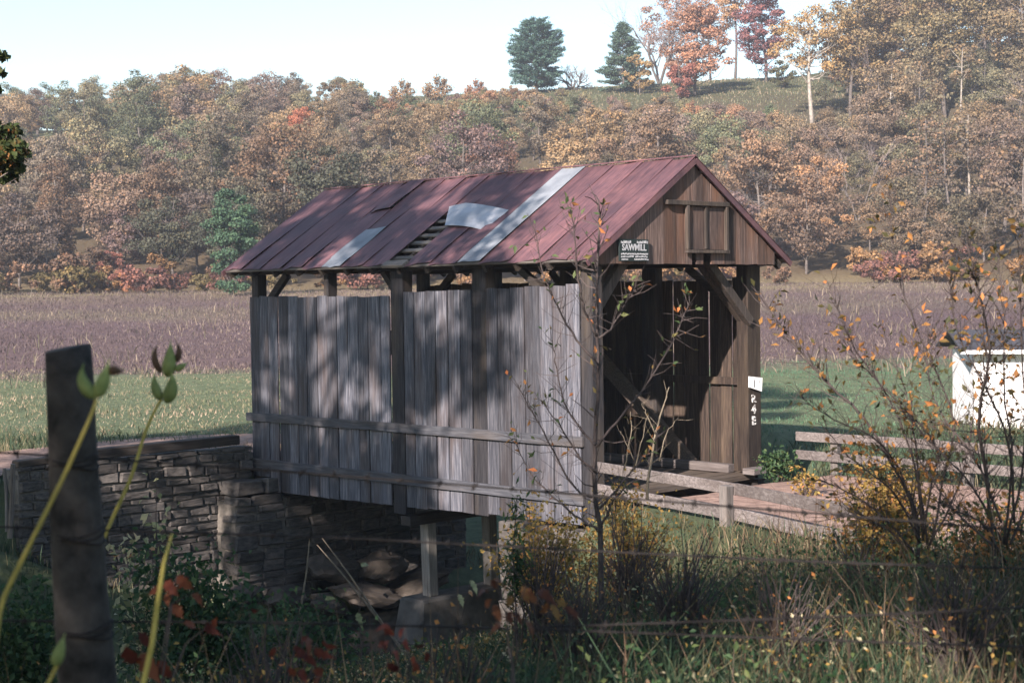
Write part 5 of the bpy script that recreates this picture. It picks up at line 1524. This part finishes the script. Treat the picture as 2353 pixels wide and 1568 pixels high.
grass('tan_weeds', 26000, 72, 136, 4, (.05, .28), (.02, .05), MAT['tanweeds'], 'pale tan bands of weeds in the far half of the field', 1.0, keep=band, patch=6, lean=.3)
MAT['deadstalk'] = leafmat('dead_stalks', [(0, (.030, .020, .014)), (.5, (.085, .055, .036)), (.85, (.17, .12, .075)), (1, (.30, .22, .14))], .15)
grass('dead_stalks', 6200, 3.2, 17, 2.0, (.3, .95), (.004, .009), MAT['deadstalk'], 'brown dead weed stalks standing in the foreground grass', .75, keep=lambda x, y: not_creek(x, y) & ((x > .12 * y - .6) | (y < 7)), lean=.35, patch=1.6, pseed=11)
grass('hill_grass', 26000, 205, 262, 2, (.12, .5), (.06, .16), MAT['stubble'], 'rough grass of the meadow on the hill top', 1.0, keep=lambda x, y: (x > -34) & (x < 48), patch=5, lean=.6, pseed=19)
grass('weed_tufts', 5000, 50, 125, 4, (.3, .8), (.03, .06), MAT['tanweeds'], 'scattered taller pale weeds in the valley field', 1.0, keep=lambda x, y: vnoise(x, y, 4, 31) > .62, patch=3, lean=.5, pseed=17)
# leafy weeds among the foreground grass
def weed_leaves(name, n, y0, y1, hmax, leaf, mat, label, power=.8, clump=1.4, thr=.45, seed=5):
    x, y = scatter(int(n * 1.2), y0, y1, 1.8, rg, lambda x, y: ~on_road(x, y) & not_creek(x, y) & (vnoise(x, y, clump, seed) > thr), power)
    m = len(x); z = ground(x, y) + rg.uniform(.03, 1, m) * hmax * (.4 + .8 * vnoise(x, y, clump * 1.5, seed + 1)) * np.where((y > 8) & (x < .03 * y) & (x > -.19 * y), .4, 1)
    Ls = rg.uniform(.5, 1.3, m) * leaf
    o = link(name, leaf_mesh(name, np.stack([x, y, z], 1), rg.normal(size=(m, 3)) + np.array([0, 0, -.2]), rg.normal(size=(m, 3)) + np.array([-.2, -.4, .9]), Ls, Ls * .55, rg.uniform(0, 1, m), .2), mat)
    tag(o, label, 'weeds', kind='stuff')
weed_leaves('weed_leaves', 46000, 3.4, 16, .62, .042, MAT['greenleaf'], 'small green weed leaves among the foreground grass')
weed_leaves('dry_weed_leaves', 7000, 3.4, 16, .72, .03, MAT['yellowleaf'], 'small yellow and rust weed leaves among the foreground grass', seed=9, thr=.5)
weed_leaves('pale_weed_leaves', 9000, 4, 16, .66, .03, MAT['paleleaf'], 'small pale dry weed leaves among the foreground grass', seed=13, thr=.5)

# ------------------------------------------------------------------ haze: one closed box of thin even air round everything
hz = MB().box((-245, -62, -8), (245, 410, 78)).build('haze', None)
hm = bpy.data.materials.new('haze_air'); hm.use_nodes = True
hn = hm.node_tree.nodes; hn.remove(hn['Principled BSDF'])
pv = hn.new('ShaderNodeVolumePrincipled'); pv.inputs['Color'].default_value = (.82, .88, 1.0, 1); pv.inputs['Density'].default_value = .0005; pv.inputs['Anisotropy'].default_value = .3
hm.node_tree.links.new(pv.outputs[0], hn['Material Output'].inputs['Volume'])
hz.data.materials.append(hm)
tag(hz, kind='stuff')
